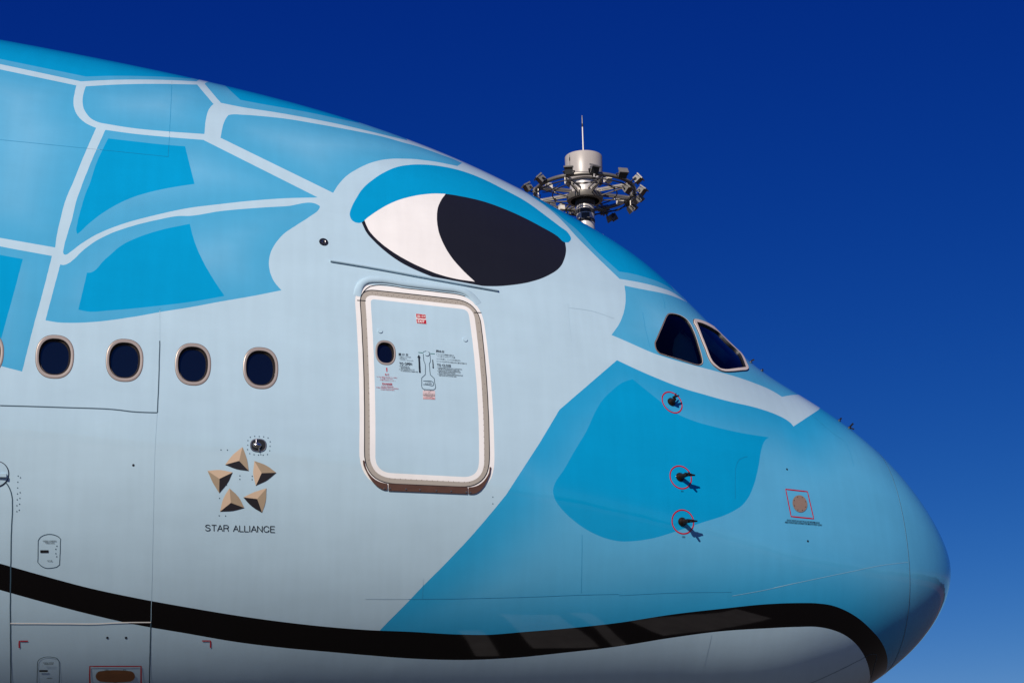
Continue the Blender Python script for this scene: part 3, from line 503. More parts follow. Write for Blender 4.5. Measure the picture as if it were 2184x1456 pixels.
["nose_patch","deep","5837 10963 5857 11040 5877 11114 5896 11191 5915 11273 5934 11372 5953 11478 5971 11590 5988 11702 6005 11814 6021 11924 6038 12034 6053 12146 6068 12258 6082 12372 6098 12510 6112 12650 6125 12791 6138 12931 6150 13071 6161 13211 6172 13351 6182 13491 6193 13630 6204 13767 6215 13903 6226 14026 6237 14149 6249 14270 6261 14390 6273 14510 6284 14629 6296 14747 6307 14865 6319 14989 6330 15113 6341 15236 6352 15358 6363 15480 6375 15600 6386 15719 6398 15828 6410 15935 6422 16041 6434 16148 6443 16257 6450 16358 6456 16459 6460 16558 6459 16668 6455 16774 6449 16874 6442 16953 6433 17026 6422 17095 6411 17160 6400 17223 6387 17288 6374 17349 6361 17407 6347 17462 6332 17515 6317 17566 6300 17623 6282 17678 6263 17729 6244 17777 6225 17820 6205 17860 6187 17892 6168 17922 6149 17948 6130 17971 6110 17990 6090 18004 6071 18013 6051 18019 6032 18020 6012 18018 5992 18009 5972 17995 5952 17975 5932 17950 5912 17923 5892 17894 5870 17861 5848 17824 5826 17784 5804 17742 5782 17696 5759 17648 5737 17598 5714 17542 5691 17482 5668 17419 5646 17354 5622 17286 5599 17218 5576 17149 5551 17076 5526 17002 5501 16926 5476 16849 5451 16770 5425 16689 5400 16606 5374 16523 5348 16437 5323 16356 5297 16275 5271 16194 5245 16112 5219 16028 5193 15941 5166 15851 5140 15756 5114 15656 5088 15550 5062 15437 5038 15326 5014 15212 4990 15092 4968 14963 4948 14827 4929 14682 4911 14532 4894 14380 4879 14225 4865 14067 4852 13906 4840 13744 4828 13581 4816 13417 4806 13253 4796 13087 4786 12920 4776 12752 4767 12582 4756 12386 4746 12190 4737 11992 4727 11791 4716 11585 4702 11373 4687 11154 4668 10930 4650 10763 4629 10601 4594 10404 4629 10484 4663 10564 4697 10643 4730 10721 4763 10797 4796 10870 4828 10940 4859 11007 4890 11070 4922 11131 4952 11188 4983 11243 5013 11295 5042 11344 5071 11391 5100 11435 5129 11477 5157 11516 5184 11554 5212 11590 5238 11624 5265 11656 5291 11684 5317 11706 5342 11724 5368 11738 5394 11750 5419 11757 5444 11759 5469 11755 5492 11744 5514 11723 5534 11696 5552 11661 5569 11621 5587 11578 5604 11535 5621 11493 5640 11451 5658 11408 5677 11364 5695 11321 5713 11276 5731 11232 5749 11187 5767 11142 5784 11097 5802 11052 5820 11007"],
["mouth_stripe","black","9391 20279 9380 20300 9368 20322 9356 20343 9344 20364 9332 20386 9321 20407 9309 20429 9297 20450 9285 20472 9273 20493 9261 20515 9250 20537 9238 20558 9226 20580 9213 20603 9200 20626 9188 20650 9175 20673 9162 20697 9150 20720 9137 20744 9124 20767 9112 20791 9099 20815 9086 20838 9073 20862 9060 20885 9047 20909 9034 20932 9022 20954 9010 20976 8998 20998 8985 21020 8973 21042 8961 21064 8948 21086 8936 21107 8924 21129 8911 21150 8898 21171 8886 21192 8873 21212 8861 21232 8848 21251 8835 21270 8822 21289 8809 21308 8796 21326 8783 21344 8770 21362 8757 21380 8744 21397 8730 21414 8717 21432 8704 21448 8691 21465 8677 21482 8664 21499 8651 21516 8637 21532 8623 21549 8609 21566 8595 21582 8581 21598 8567 21614 8553 21630 8539 21645 8525 21661 8511 21676 8497 21692 8482 21707 8468 21722 8454 21737 8440 21752 8425 21768 8411 21783 8396 21798 8382 21813 8368 21828 8353 21843 8339 21858 8324 21872 8309 21887 8295 21902 8280 21916 8265 21930 8250 21944 8236 21958 8221 21972 8206 21985 8191 21998 8176 22012 8161 22024 8146 22037 8131 22050 8116 22062 8100 22074 8085 22086 8070 22098 8055 22110 8039 22121 8024 22132 8008 22143 7993 22154 7977 22164 7962 22174 7946 22184 7930 22194 7915 22204 7899 22213 7883 22222 7867 22231 7851 22239 7836 22248 7820 22256 7804 22263 7787 22271 7771 22278 7755 22285 7739 22291 7722 22297 7706 22303 7690 22309 7674 22314 7657 22319 7640 22324 7624 22328 7607 22332 7591 22336 7574 22339 7557 22342 7540 22344 7524 22346 7507 22348 7490 22348 7474 22348 7457 22348 7440 22347 7423 22346 7406 22344 7389 22343 7372 22342 7354 22340 7337 22339 7320 22338 7302 22337 7285 22336 7268 22337 7250 22337 7232 22338 7215 22339 7197 22341 7179 22342 7161 22343 7144 22345 7126 22346 7108 22346 7090 22346 7071 22346 7053 22344 7035 22342 7017 22339 6998 22336 6978 22332 6959 22327 6940 22323 6921 22317 6901 22311 6882 22303 6862 22294 6842 22283 6823 22270 6804 22255 6784 22238 6765 22220 6745 22201 6726 22181 6706 22161 6686 22140 6666 22119 6646 22098 6626 22078 6607 22059 6587 22040 6567 22020 6547 22001 6527 21982 6507 21962 6487 21942 6466 21921 6446 21901 6426 21880 6405 21858 6384 21836 6364 21814 6343 21791 6322 21768 6301 21744 6280 21720 6258 21696 6237 21671 6215 21646 6194 21621 6172 21595 6150 21569 6129 21542 6107 21515 6085 21487 6062 21459 6040 21430 6018 21400 5996 21370 5973 21339 5950 21307 5927 21273 5903 21238 5880 21202 5856 21165 5833 21127 5809 21089 5785 21050 5761 21011 5737 20972 5712 20933 5688 20893 5663 20854 5638 20815 5614 20776 5588 20737 5563 20700 5538 20662 5513 20625 5488 20587 5462 20549 5436 20511 5410 20473 5384 20434 5358 20395 5332 20355 5305 20315 5278 20274 5251 20233 5224 20192 5196 20150 5169 20107 5141 20064 5114 20022 5087 19979 5059 19935 5031 19891 5003 19846 4975 19802 4946 19757 4918 19713 4889 19669 4860 19626 4830 19583 4800 19541 4770 19501 4740 19462 4708 19423 4677 19386 4645 19349 4613 19314 4581 19280 4548 19248 4515 19218 4481 19189 4447 19163 4413 19139 4377 19116 4340 19095 4303 19076 4266 19061 4228 19052 4190 19050 4154 19054 4119 19060 4082 19073 4046 19093 4009 19124 3970 19168 3931 19224 3892 19290 3852 19366 3813 19450 3776 19536 3739 19632 3703 19736 3666 19850 3629 19973 3592 20105 3551 20269 3509 20447 3467 20640 3425 20845 3386 21042 3346 21253 3305 21479 3264 21724 3225 21990 3191 22233 3158 22496 3124 22779 3092 23081 3060 23409 3028 23767 2996 24154 2966 24568 2941 24974 2916 25416 2891 25896 2849 26833 2814 27575 2814 31716 2988 31716 2988 29476 3036 28671 3102 27600 3160 26650 3211 25846 3254 25192 3290 24696 3326 24254 3362 23851 3398 23483 3433 23147 3469 22840 3506 22554 3543 22290 3580 22048 3618 21829 3657 21628 3696 21444 3737 21278 3777 21131 3818 21000 3860 20886 3901 20787 3943 20702 3984 20628 4021 20570 4059 20522 4096 20484 4133 20455 4169 20432 4208 20419 4246 20417 4283 20423 4320 20435 4357 20451 4393 20466 4428 20482 4462 20500 4495 20522 4529 20546 4562 20571 4594 20598 4626 20627 4658 20656 4689 20686 4721 20716 4751 20746 4781 20776 4811 20806 4841 20837 4870 20868 4899 20900 4928 20932 4956 20964 4985 20997 5013 21030 5041 21064 5068 21098 5096 21133 5123 21169 5151 21206 5178 21244 5206 21283 5233 21322 5260 21362 5287 21402 5313 21441 5340 21481 5366 21521 5392 21560 5418 21600 5444 21639 5469 21677 5494 21716 5520 21753 5545 21791 5570 21827 5594 21864 5619 21902 5644 21939 5668 21977 5692 22015 5716 22053 5740 22090 5764 22128 5788 22165 5811 22202 5835 22238 5858 22274 5881 22309 5904 22343 5928 22376 5950 22408 5973 22440 5996 22470 6019 22499 6041 22527 6064 22555 6086 22582 6108 22609 6130 22635 6152 22661 6174 22686 6196 22711 6218 22736 6240 22760 6261 22785 6283 22809 6304 22832 6325 22856 6347 22880 6367 22903 6388 22926 6408 22950 6428 22973 6449 22996 6469 23018 6489 23041 6509 23063 6529 23084 6549 23106 6568 23126 6588 23146 6608 23164 6627 23183 6647 23200 6668 23217 6688 23234 6709 23250 6729 23265 6750 23280 6770 23294 6790 23307 6810 23320 6830 23332 6850 23343 6870 23354 6890 23364 6910 23373 6930 23381 6950 23389 6969 23396 6989 23401 7008 23406 7028 23411 7047 23414 7066 23417 7085 23419 7104 23421 7124 23422 7143 23422 7161 23422 7180 23421 7199 23420 7218 23418 7236 23416 7255 23413 7274 23410 7291 23407 7309 23403 7326 23398 7344 23393 7361 23388 7379 23382 7396 23376 7413 23369 7430 23362 7447 23355 7464 23348 7481 23341 7498 23333 7515 23326 7532 23319 7549 23312 7566 23304 7583 23296 7600 23288 7616 23280 7633 23272 7650 23264 7666 23255 7683 23247 7699 23239 7716 23230 7732 23222 7748 23214 7765 23206 7781 23198 7797 23190 7813 23182 7830 23174 7846 23166 7862 23158 7877 23149 7893 23141 7909 23132 7925 23122 7941 23113 7956 23103 7972 23092 7988 23081 8004 23070 8019 23058 8035 23047 8050 23035 8066 23023 8081 23010 8096 22998 8112 22985 8127 22971 8142 22958 8157 22944 8172 22930 8187 22915 8202 22900 8217 22884 8232 22868 8247 22851 8262 22834 8277 22816 8292 22798 8306 22780 8321 22762 8336 22744 8350 22725 8365 22707 8380 22689 8394 22671 8408 22653 8423 22635 8437 22618 8451 22601 8466 22584 8480 22568 8494 22552 8508 22536 8522 22519 8536 22503 8550 22487 8564 22471 8578 22454 8592 22437 8605 22420 8619 22403 8633 22385 8646 22367 8660 22349 8674 22330 8687 22310 8701 22290 8714 22270 8728 22249 8741 22228 8754 22206 8768 22184 8781 22163 8794 22140 8807 22118 8821 22096 8834 22073 8847 22051 8860 22028 8873 22005 8886 21982 8899 21960 8912 21936 8925 21913 8938 21889 8950 21866 8963 21842 8976 21818 8989 21794 9001 21770 9014 21746 9027 21722 9039 21698 9052 21675 9064 21651 9077 21626 9090 21602 9102 21578 9114 21553 9127 21529 9139 21505 9152 21480 9164 21456 9176 21431 9189 21407 9201 21383 9213 21359 9225 21335 9237 21311 9249 21288 9261 21264 9273 21241 9285 21217 9297 21194 9309 21170 9321 21147 9332 21124 9344 21101 9356 21077 9368 21054 9379 21031 9391 21008"],
["eye_outline","pupil","7573 8257 7567 8346 7561 8437 7555 8524 7547 8604 7538 8681 7527 8750 7515 8815 7503 8877 7491 8938 7478 8996 7465 9052 7452 9104 7438 9154 7426 9198 7413 9240 7400 9279 7387 9316 7373 9350 7360 9382 7345 9412 7330 9438 7315 9461 7300 9482 7284 9500 7268 9517 7252 9533 7236 9548 7220 9561 7203 9573 7187 9583 7170 9591 7153 9595 7136 9596 7118 9594 7101 9589 7083 9580 7065 9570 7047 9557 7029 9543 7011 9527 6993 9508 6975 9488 6957 9466 6938 9441 6920 9414 6901 9386 6883 9355 6864 9322 6845 9288 6826 9252 6807 9213 6788 9172 6768 9127 6749 9080 6729 9030 6710 8977 6690 8921 6670 8862 6650 8802 6629 8738 6609 8672 6588 8603 6567 8530 6546 8454 6526 8373 6504 8283 6481 8188 6459 8089 6437 7984 6415 7872 6393 7753 6373 7637 6352 7516 6332 7388 6313 7252 6296 7109 6281 6968 6268 6818 6257 6665 6246 6511 6235 6323 6226 6132 6220 5947 6218 5775 6217 5603 6231 5528 6246 5451 6260 5374 6274 5296 6288 5217 6302 5136 6315 5054 6329 4971 6343 4886 6357 4800 6378 4800 6399 4800 6420 4799 6440 4798 6461 4796 6482 4794 6502 4791 6523 4788 6543 4784 6563 4779 6584 4774 6604 4769 6624 4762 6644 4756 6666 4782 6688 4808 6710 4832 6731 4856 6753 4878 6774 4900 6796 4920 6817 4940 6838 4959 6859 4976 6880 4993 6901 5010 6921 5025 6942 5040 6962 5053 6984 5127 7006 5199 7027 5269 7048 5337 7069 5403 7090 5467 7110 5530 7131 5591 7151 5651 7172 5710 7192 5768 7212 5824 7232 5879 7252 5933 7271 5986 7289 6119 7307 6248 7325 6375 7342 6500 7360 6622 7377 6741 7394 6859 7411 6975 7428 7089 7445 7202 7461 7313 7478 7422 7494 7530 7507 7655 7521 7778 7534 7899 7547 8020 7560 8139"],
["eye_white","white","7556 8155 7551 8241 7546 8327 7540 8411 7534 8488 7525 8560 7515 8625 7505 8685 7494 8740 7483 8794 7470 8847 7458 8896 7445 8942 7431 8985 7418 9026 7402 9068 7387 9107 7371 9143 7355 9177 7338 9208 7322 9237 7306 9263 7289 9287 7272 9309 7255 9329 7237 9347 7220 9363 7204 9378 7186 9390 7169 9401 7152 9409 7134 9413 7117 9414 7099 9412 7081 9408 7064 9401 7046 9392 7028 9380 7008 9364 6988 9343 6968 9320 6948 9295 6927 9269 6907 9244 6920 9188 6934 9134 6948 9079 6961 9023 6974 8965 6986 8904 6999 8837 7012 8770 7024 8699 7036 8625 7047 8545 7057 8461 7067 8372 7076 8278 7084 8181 7092 8079 7098 7990 7103 7899 7108 7804 7112 7706 7115 7603 7116 7500 7118 7392 7118 7281 7118 7168 7116 7038 7114 6904 7110 6767 7105 6626 7097 6479 7087 6328 7076 6175 7066 6052 7054 5927 7043 5799 7033 5675 7024 5548 7015 5417 7036 5482 7056 5545 7076 5606 7097 5667 7117 5726 7137 5783 7157 5840 7176 5895 7196 5950 7216 6003 7235 6055 7254 6107 7274 6157 7293 6274 7312 6389 7330 6501 7349 6611 7368 6720 7386 6826 7404 6931 7422 7034 7440 7136 7458 7237 7476 7336 7493 7434 7504 7557 7514 7679 7525 7800 7535 7919 7546 8038"],
["eyelid","deep","7592 8329 7609 8337 7624 8301 7632 8246 7637 8167 7639 8081 7637 7994 7633 7900 7628 7806 7622 7698 7615 7589 7607 7480 7599 7371 7589 7238 7579 7103 7568 6969 7555 6837 7542 6712 7528 6588 7513 6466 7497 6344 7483 6234 7469 6125 7454 6016 7439 5908 7423 5802 7406 5687 7388 5573 7370 5460 7351 5352 7332 5248 7314 5158 7296 5073 7277 4992 7258 4914 7240 4838 7220 4759 7199 4684 7179 4612 7158 4542 7138 4474 7118 4410 7098 4349 7078 4290 7058 4234 7038 4180 7018 4127 6998 4076 6978 4028 6957 3982 6937 3940 6917 3901 6897 3866 6875 3833 6854 3806 6832 3785 6811 3769 6790 3758 6769 3750 6748 3744 6730 3744 6711 3749 6692 3758 6674 3771 6656 3786 6637 3802 6619 3817 6601 3832 6582 3845 6563 3856 6544 3868 6525 3880 6506 3895 6488 3914 6470 3938 6452 3969 6435 4006 6419 4049 6403 4097 6387 4148 6372 4200 6356 4254 6341 4308 6325 4360 6310 4410 6293 4462 6276 4514 6259 4566 6242 4618 6226 4670 6210 4703 6194 4728 6179 4768 6169 4845 6161 4943 6156 5060 6159 5200 6173 5367 6191 5513 6217 5603 6237 5596 6251 5518 6266 5446 6285 5410 6304 5384 6325 5366 6345 5353 6366 5342 6386 5329 6406 5315 6427 5303 6447 5292 6467 5283 6488 5275 6508 5269 6528 5265 6549 5263 6570 5263 6591 5265 6612 5269 6631 5275 6651 5281 6671 5289 6690 5298 6710 5310 6730 5323 6750 5339 6770 5357 6790 5378 6811 5403 6832 5430 6852 5460 6873 5491 6894 5524 6915 5558 6936 5593 6957 5628 6978 5663 6998 5700 7019 5740 7040 5786 7061 5837 7082 5892 7104 5951 7125 6013 7146 6078 7166 6146 7185 6211 7204 6278 7223 6348 7242 6420 7260 6494 7279 6569 7296 6643 7314 6719 7331 6796 7348 6876 7365 6957 7381 7040 7397 7127 7413 7215 7429 7306 7444 7398 7459 7491 7474 7584 7488 7674 7502 7765 7515 7856 7529 7949 7542 8041 7554 8134 7564 8207 7573 8271 7582 8306"],
["door_surround","white","7620 11403 7620 11257 7618 11124 7613 11003 7606 10895 7596 10800 7583 10717 7568 10647 7551 10590 7530 10545 7508 10513 7474 10478 7441 10442 7407 10406 7373 10370 7338 10333 7304 10295 7269 10257 7234 10218 7199 10178 7163 10138 7128 10097 7091 10055 7055 10013 7022 9985 6992 9982 6965 10004 6941 10051 6920 10123 6902 10221 6887 10345 6876 10494 6868 10668 6863 10868 6860 11091 6857 11313 6854 11536 6851 11758 6849 11981 6847 12203 6844 12425 6842 12646 6841 12868 6839 13089 6838 13310 6836 13531 6835 13752 6834 13972 6833 14192 6832 14411 6832 14630 6831 14848 6831 15066 6831 15283 6831 15499 6831 15715 6832 15930 6835 16162 6842 16373 6852 16562 6867 16728 6886 16874 6908 16997 6935 17098 6965 17179 6999 17238 7036 17276 7065 17295 7093 17315 7122 17334 7150 17352 7178 17370 7206 17388 7234 17406 7262 17423 7289 17440 7316 17457 7343 17473 7370 17489 7397 17504 7438 17514 7473 17496 7504 17450 7531 17376 7554 17274 7572 17146 7586 16990 7595 16806 7601 16594 7602 16352 7602 16146 7602 15938 7601 15729 7601 15519 7601 15308 7601 15096 7602 14884 7602 14670 7602 14457 7603 14242 7604 14027 7604 13811 7605 13595 7606 13378 7607 13160 7608 12942 7610 12724 7611 12505 7613 12286 7614 12066 7616 11845 7618 11625"],
["door_frame","beige","7593 11340 7593 11237 7591 11144 7588 11059 7583 10983 7576 10916 7567 10858 7556 10810 7544 10770 7530 10739 7514 10717 7479 10681 7444 10645 7408 10608 7372 10571 7336 10532 7300 10494 7264 10454 7227 10414 7190 10372 7152 10330 7114 10288 7077 10244 7038 10200 7012 10177 6987 10175 6966 10193 6946 10231 6930 10290 6916 10370 6904 10470 6896 10591 6889 10732 6886 10894 6884 11114 6881 11334 6879 11554 6877 11774 6875 11994 6873 12213 6872 12432 6870 12651 6868 12870 6867 13088 6866 13306 6865 13524 6864 13741 6864 13958 6863 14174 6862 14390 6862 14606 6862 14821 6862 15035 6862 15249 6862 15462 6862 15674 6863 15885 6866 16092 6872 16278 6881 16446 6894 16594 6911 16723 6931 16833 6954 16925 6980 16997 7010 17051 7044 17086 7072 17107 7101 17128 7129 17148 7157 17168 7185 17187 7213 17206 7240 17225 7268 17244 7295 17262 7322 17279 7349 17297 7376 17314 7403 17330 7436 17340 7466 17326 7492 17289 7515 17229 7534 17145 7549 17038 7561 16908 7569 16755 7574 16578 7575 16376 7575 16166 7575 15955 7575 15743 7575 15529 7575 15315 7575 15099 7575 14883 7576 14666 7576 14449 7577 14230 7577 14012 7578 13792 7579 13572 7580 13351 7581 13130 7582 12908 7584 12685 7585 12462 7586 12239 7588 12015 7589 11791 7591 11566"],
["door_border","white","7564 11264 7564 11205 7563 11151 7561 11102 7558 11059 7554 11021 7548 10989 7542 10961 7535 10939 7527 10922 7518 10911 7481 10876 7443 10840 7405 10803 7367 10765 7329 10725 7290 10685 7251 10643 7212 10600 7172 10556 7132 10510 7091 10463 7051 10414 7010 10364 6994 10350 6980 10348 6968 10357 6957 10378 6948 10411 6940 10456 6933 10512 6928 10581 6924 10661 6922 10753 6919 10984 6916 11216 6914 11447 6911 11678 6909 11908 6906 12139 6904 12369 6903 12599 6901 12829 6899 13058 6898 13288 6897 13516 6896 13745 6895 13973 6894 14201 6894 14428 6893 14655 6893 14881 6893 15106 6893 15331 6893 15554 6894 15778 6894 16000 6896 16156 6901 16298 6908 16425 6918 16537 6931 16635 6946 16719 6964 16788 6984 16843 7007 16883 7033 16910 7063 16931 7093 16953 7123 16973 7153 16994 7183 17014 7212 17033 7241 17052 7270 17071 7299 17090 7328 17108 7357 17125 7385 17142 7414 17159 7439 17166 7462 17154 7482 17125 7500 17078 7514 17014 7526 16931 7535 16831 7542 16713 7545 16576 7546 16422 7546 16207 7546 15991 7546 15774 7546 15555 7547 15336 7547 15116 7547 14894 7548 14672 7548 14450 7549 14226 7549 14002 7550 13777 7551 13551 7552 13325 7553 13098 7554 12871 7555 12643 7556 12415 7558 12186 7559 11956 7560 11726 7562 11495"],
["passenger_door","base","7534 11217 7534 11188 7534 11161 7533 11136 7531 11115 7529 11096 7527 11080 7524 11066 7520 11055 7516 11046 7512 11041 7474 11006 7436 10971 7398 10935 7360 10897 7322 10858 7283 10819 7244 10778 7204 10735 7164 10692 7124 10647 7084 10600 7043 10552 7002 10503 6994 10496 6987 10495 6981 10500 6975 10511 6971 10527 6966 10550 6963 10578 6961 10612 6959 10652 6958 10697 6954 10934 6951 11171 6948 11407 6944 11643 6942 11879 6939 12115 6937 12351 6935 12587 6933 12822 6931 13057 6929 13292 6928 13527 6927 13761 6926 13995 6925 14228 6924 14461 6924 14694 6924 14926 6924 15157 6924 15387 6925 15617 6925 15845 6926 16073 6928 16184 6931 16285 6936 16375 6943 16456 6952 16526 6963 16585 6976 16635 6990 16674 7007 16704 7025 16723 7057 16746 7088 16769 7120 16792 7151 16813 7182 16835 7213 16856 7244 16876 7274 16896 7304 16916 7335 16935 7365 16954 7394 16972 7424 16990 7442 16995 7458 16987 7472 16967 7484 16934 7494 16889 7502 16832 7509 16762 7513 16679 7516 16584 7516 16476 7516 16257 7516 16037 7516 15816 7516 15593 7516 15370 7516 15145 7517 14919 7517 14693 7518 14466 7518 14238 7519 14009 7520 13780 7520 13550 7522 13319 7522 13088 7524 12856 7525 12623 7526 12390 7528 12157 7529 11923 7531 11688 7533 11453"]],
wins=[
[0.9319,1.47903,0.16857,0.20748],
[0.9033,1.46819,0.16916,0.20839],
[0.87351,1.45509,0.16713,0.20671],
[0.84281,1.44029,0.16419,0.20634],
[0.81067,1.4205,0.16348,0.20603],
[0.74571,1.28773,0.09907,0.12751]],
CW1="5609 8800 5608 8738 5604 8673 5598 8596 5590 8517 5581 8409 5572 8300 5563 8190 5554 8079 5543 7949 5532 7817 5520 7683 5509 7546 5499 7425 5489 7301 5478 7175 5468 7046 5457 6920 5445 6791 5434 6687 5422 6589 5409 6514 5396 6449 5373 6352 5351 6272 5334 6214 5318 6163 5302 6120 5287 6088 5274 6066 5261 6054 5245 6056 5231 6080 5222 6123 5214 6183 5209 6253 5206 6335 5202 6418 5199 6521 5195 6626 5192 6734 5190 6843 5188 6941 5186 7040 5185 7140 5184 7240 5183 7339 5181 7447 5180 7554 5178 7662 5177 7770 5176 7880 5176 7991 5176 8107 5177 8174 5179 8247 5186 8337 5196 8427 5218 8558 5230 8601 5242 8632 5260 8680 5278 8715 5296 8745 5314 8775 5333 8808 5352 8839 5370 8868 5389 8894 5407 8920 5425 8946 5443 8971 5461 8996 5479 9022 5496 9047 5513 9070 5530 9092 5547 9110 5562 9127 5576 9134 5586 9122 5594 9097 5602 9055 5607 8999 5610 8908",
CW2o="5157 5672 5143 5486 5124 5373 5098 5223 5073 5078 5048 4930 5022 4779 4997 4625 4971 4465 4945 4294 4919 4117 4892 3914 4859 3602 4824 3264 4824 3257 4807 3277 4791 3281 4775 3286 4759 3292 4743 3293 4726 3294 4710 3293 4694 3292 4678 3309 4662 3329 4646 3349 4630 3370 4613 3386 4597 3402 4581 3420 4588 3815 4593 4111 4596 4373 4602 4639 4609 4900 4613 5125 4614 5301 4614 5466 4618 5667 4628 5878 4655 6153 4682 6357 4707 6515 4732 6664 4760 6835 4787 6997 4813 7149 4838 7290 4863 7422 4886 7538 4908 7648 4930 7750 4950 7837 4970 7910 4988 7968 5005 7999 5020 8007 5035 8004 5050 7996 5065 7976 5077 7940 5086 7898 5093 7845 5098 7785 5104 7690 5109 7584 5111 7500 5113 7411 5115 7321 5117 7234 5120 7149 5124 7066 5127 6984 5130 6898 5133 6784 5136 6666 5138 6546 5141 6426 5144 6334 5146 6242 5149 6149 5151 6053 5158 5953 5164 5850",
CW2i="5132 5629 5114 5529 5095 5426 5072 5300 5049 5184 5026 5073 5004 4960 4976 4821 4949 4686 4922 4549 4894 4401 4867 4248 4842 4127 4823 4099 4810 4145 4797 4190 4784 4215 4772 4245 4759 4274 4745 4298 4731 4313 4715 4308 4698 4288 4681 4277 4667 4302 4652 4343 4640 4411 4635 4571 4637 4755 4641 4955 4644 5142 4648 5361 4652 5574 4656 5775 4658 5960 4693 6207 4726 6432 4758 6638 4789 6827 4817 6998 4845 7166 4873 7324 4899 7470 4925 7600 4949 7711 4972 7800 4988 7855 5003 7896 5017 7910 5028 7901 5039 7886 5052 7871 5063 7847 5072 7810 5079 7760 5084 7698 5088 7631 5092 7532 5095 7423 5098 7314 5101 7202 5104 7089 5108 6976 5111 6861 5113 6765 5116 6668 5119 6570 5121 6469 5123 6358 5124 6243 5126 6127 5127 6009 5129 5885 5130 5759",
LN={
"seam_dark":[
"9244 16244 9241 16243 9231 16239 9215 16233 9196 16226 9172 16217 9145 16206 9117 16196 9087 16184 9058 16173 9028 16162 9001 16152 8977 16143 8954 16134 8931 16124 8908 16114 8885 16103 8862 16093 8838 16084 8815 16076 8792 16071 8768 16068 8744 16069 8721 16075 8697 16079 8670 16075 8640 16063 8612 16049 8591 16037 8582 16032",
"8583 13811 8583 13848 8582 13948 8582 14096 8582 14277 8582 14477 8581 14681 8581 14875 8581 15044 8581 15232 8581 15445 8582 15658 8582 15843 8582 15973 8582 16022",
"8590 22275 8590 22319 8590 22438 8591 22614 8591 22828 8592 23059 8592 23288 8593 23491 8593 23692 8594 23927 8594 24168 8594 24383 8594 24538 8594 24598",
"9232 18207 9224 18250 9211 18328 9201 18408 9193 18497 9186 18609 9182 18728 9180 18810 9180 18892 9179 19044 9179 19198 9180 19351 9181 19505 9181 19647 9182 19790 9182 19932 9182 20076 9182 20220 9182 20364 9182 20509 9183 20654 9183 20796 9183 20939 9183 21082 9184 21226 9184 21371 9184 21517 9184 21664 9185 21809 9185 21956 9185 22104 9185 22254 9185 22405 9185 22557 9186 22712 9186 22890 9186 23094 9187 23316 9188 23546 9188 23773 9189 23987 9190 24176 9190 24328 9191 24428 9191 24464"],
"seam_faint":[
"9340 8036 9337 8034 9329 8030 9316 8023 9299 8014 9278 8002 9254 7988 9228 7972 9199 7955 9169 7937 9137 7917 9105 7897 9073 7876 9042 7856 9012 7835 8983 7816 8957 7798 8931 7781 8903 7761 8872 7739 8840 7716 8807 7692 8774 7668 8742 7643 8710 7619 8681 7596 8654 7574 8630 7555 8610 7539 8595 7527 8586 7519 8582 7516",
"8582 7516 8582 7483 8582 7390 8582 7243 8582 7050 8582 6817 8582 6550 8583 6254 8583 5935 8584 5599 8585 5253 8586 4902 8588 4558 8589 4193 8592 3764 8593 3533",
"8588 12764 8588 12842 8587 13038 8585 13290 8584 13542 8583 13734 8583 13811",
"8582 16032 8583 16090 8584 16239 8585 16438 8586 16649 8587 16834 8587 16979 8588 17124 8588 17268 8588 17412 8588 17571 8588 17730 8588 17889 8588 18047 8588 18206 8588 18364 8588 18522 8587 18681 8587 18840 8587 19000 8587 19159 8587 19319 8587 19479 8587 19640 8587 19801 8587 19962 8587 20125 8587 20288 8587 20452 8587 20616 8587 20782 8587 20948 8588 21133 8588 21345 8588 21570 8589 21792 8589 21995 8589 22162 8590 22275 8590 22317",
"6274 8668 6275 8763 6277 8991 6279 9269 6280 9517 6280 9760 6278 10027 6277 10240 6276 10328",
"6268 8863 6255 8839 6223 8780 6180 8702 6133 8624 6093 8567 6044 8524 5991 8492 5947 8472 5930 8465",
"5441 5436 5438 5603 5435 5891 5441 6188 5446 6367",
"5671 7428 5672 7526 5673 7761 5674 8043 5673 8289 5669 8524 5664 8775 5660 8975 5658 9057",
"6264 18036 6264 18092 6264 18240 6263 18449 6262 18689 6262 18930 6261 19141 6260 19352 6259 19597 6258 19843 6256 20059 6255 20213 6255 20272",
"7549 21242 7543 21240 7527 21233 7503 21223 7472 21210 7436 21195 7397 21178 7356 21159 7316 21140 7278 21120 7244 21103 7213 21086 7182 21068 7150 21050 7119 21030 7087 21011 7055 20991 7023 20970 6991 20948 6958 20926 6926 20904 6893 20881 6862 20859 6831 20837 6799 20814 6767 20791 6736 20767 6703 20742 6671 20717 6639 20691 6606 20665 6572 20636 6538 20607 6503 20576 6468 20544 6433 20512 6398 20480 6362 20447 6327 20415 6290 20382 6254 20350 6212 20315 6164 20275 6114 20233 6067 20194 6027 20160 5999 20137 5989 20128",
"7238 20369 7238 20478 7238 20721 7238 20966 7238 21079",
"5988 20184 5981 20177 5962 20156 5931 20125 5892 20084 5845 20035 5793 19980 5737 19922 5680 19861 5623 19801 5570 19744 5522 19694 5476 19647 5423 19593 5367 19535 5309 19474 5251 19413 5198 19355 5151 19303 5113 19262 5089 19235 5080 19225",
"5028 14752 5027 14641 5024 14370 5019 14032 5013 13720 5009 13507 5005 13292 4994 13069 4978 12843 4954 12625 4902 12382 4867 12249",
"3491 7134 3490 7495 3488 8072 3490 8578 3492 9072 3493 9292",
"3900 6270 3881 6353 3836 6546 3776 6762 3717 6929 3663 7027 3600 7115 3546 7176 3524 7199"],
"seam_light":[
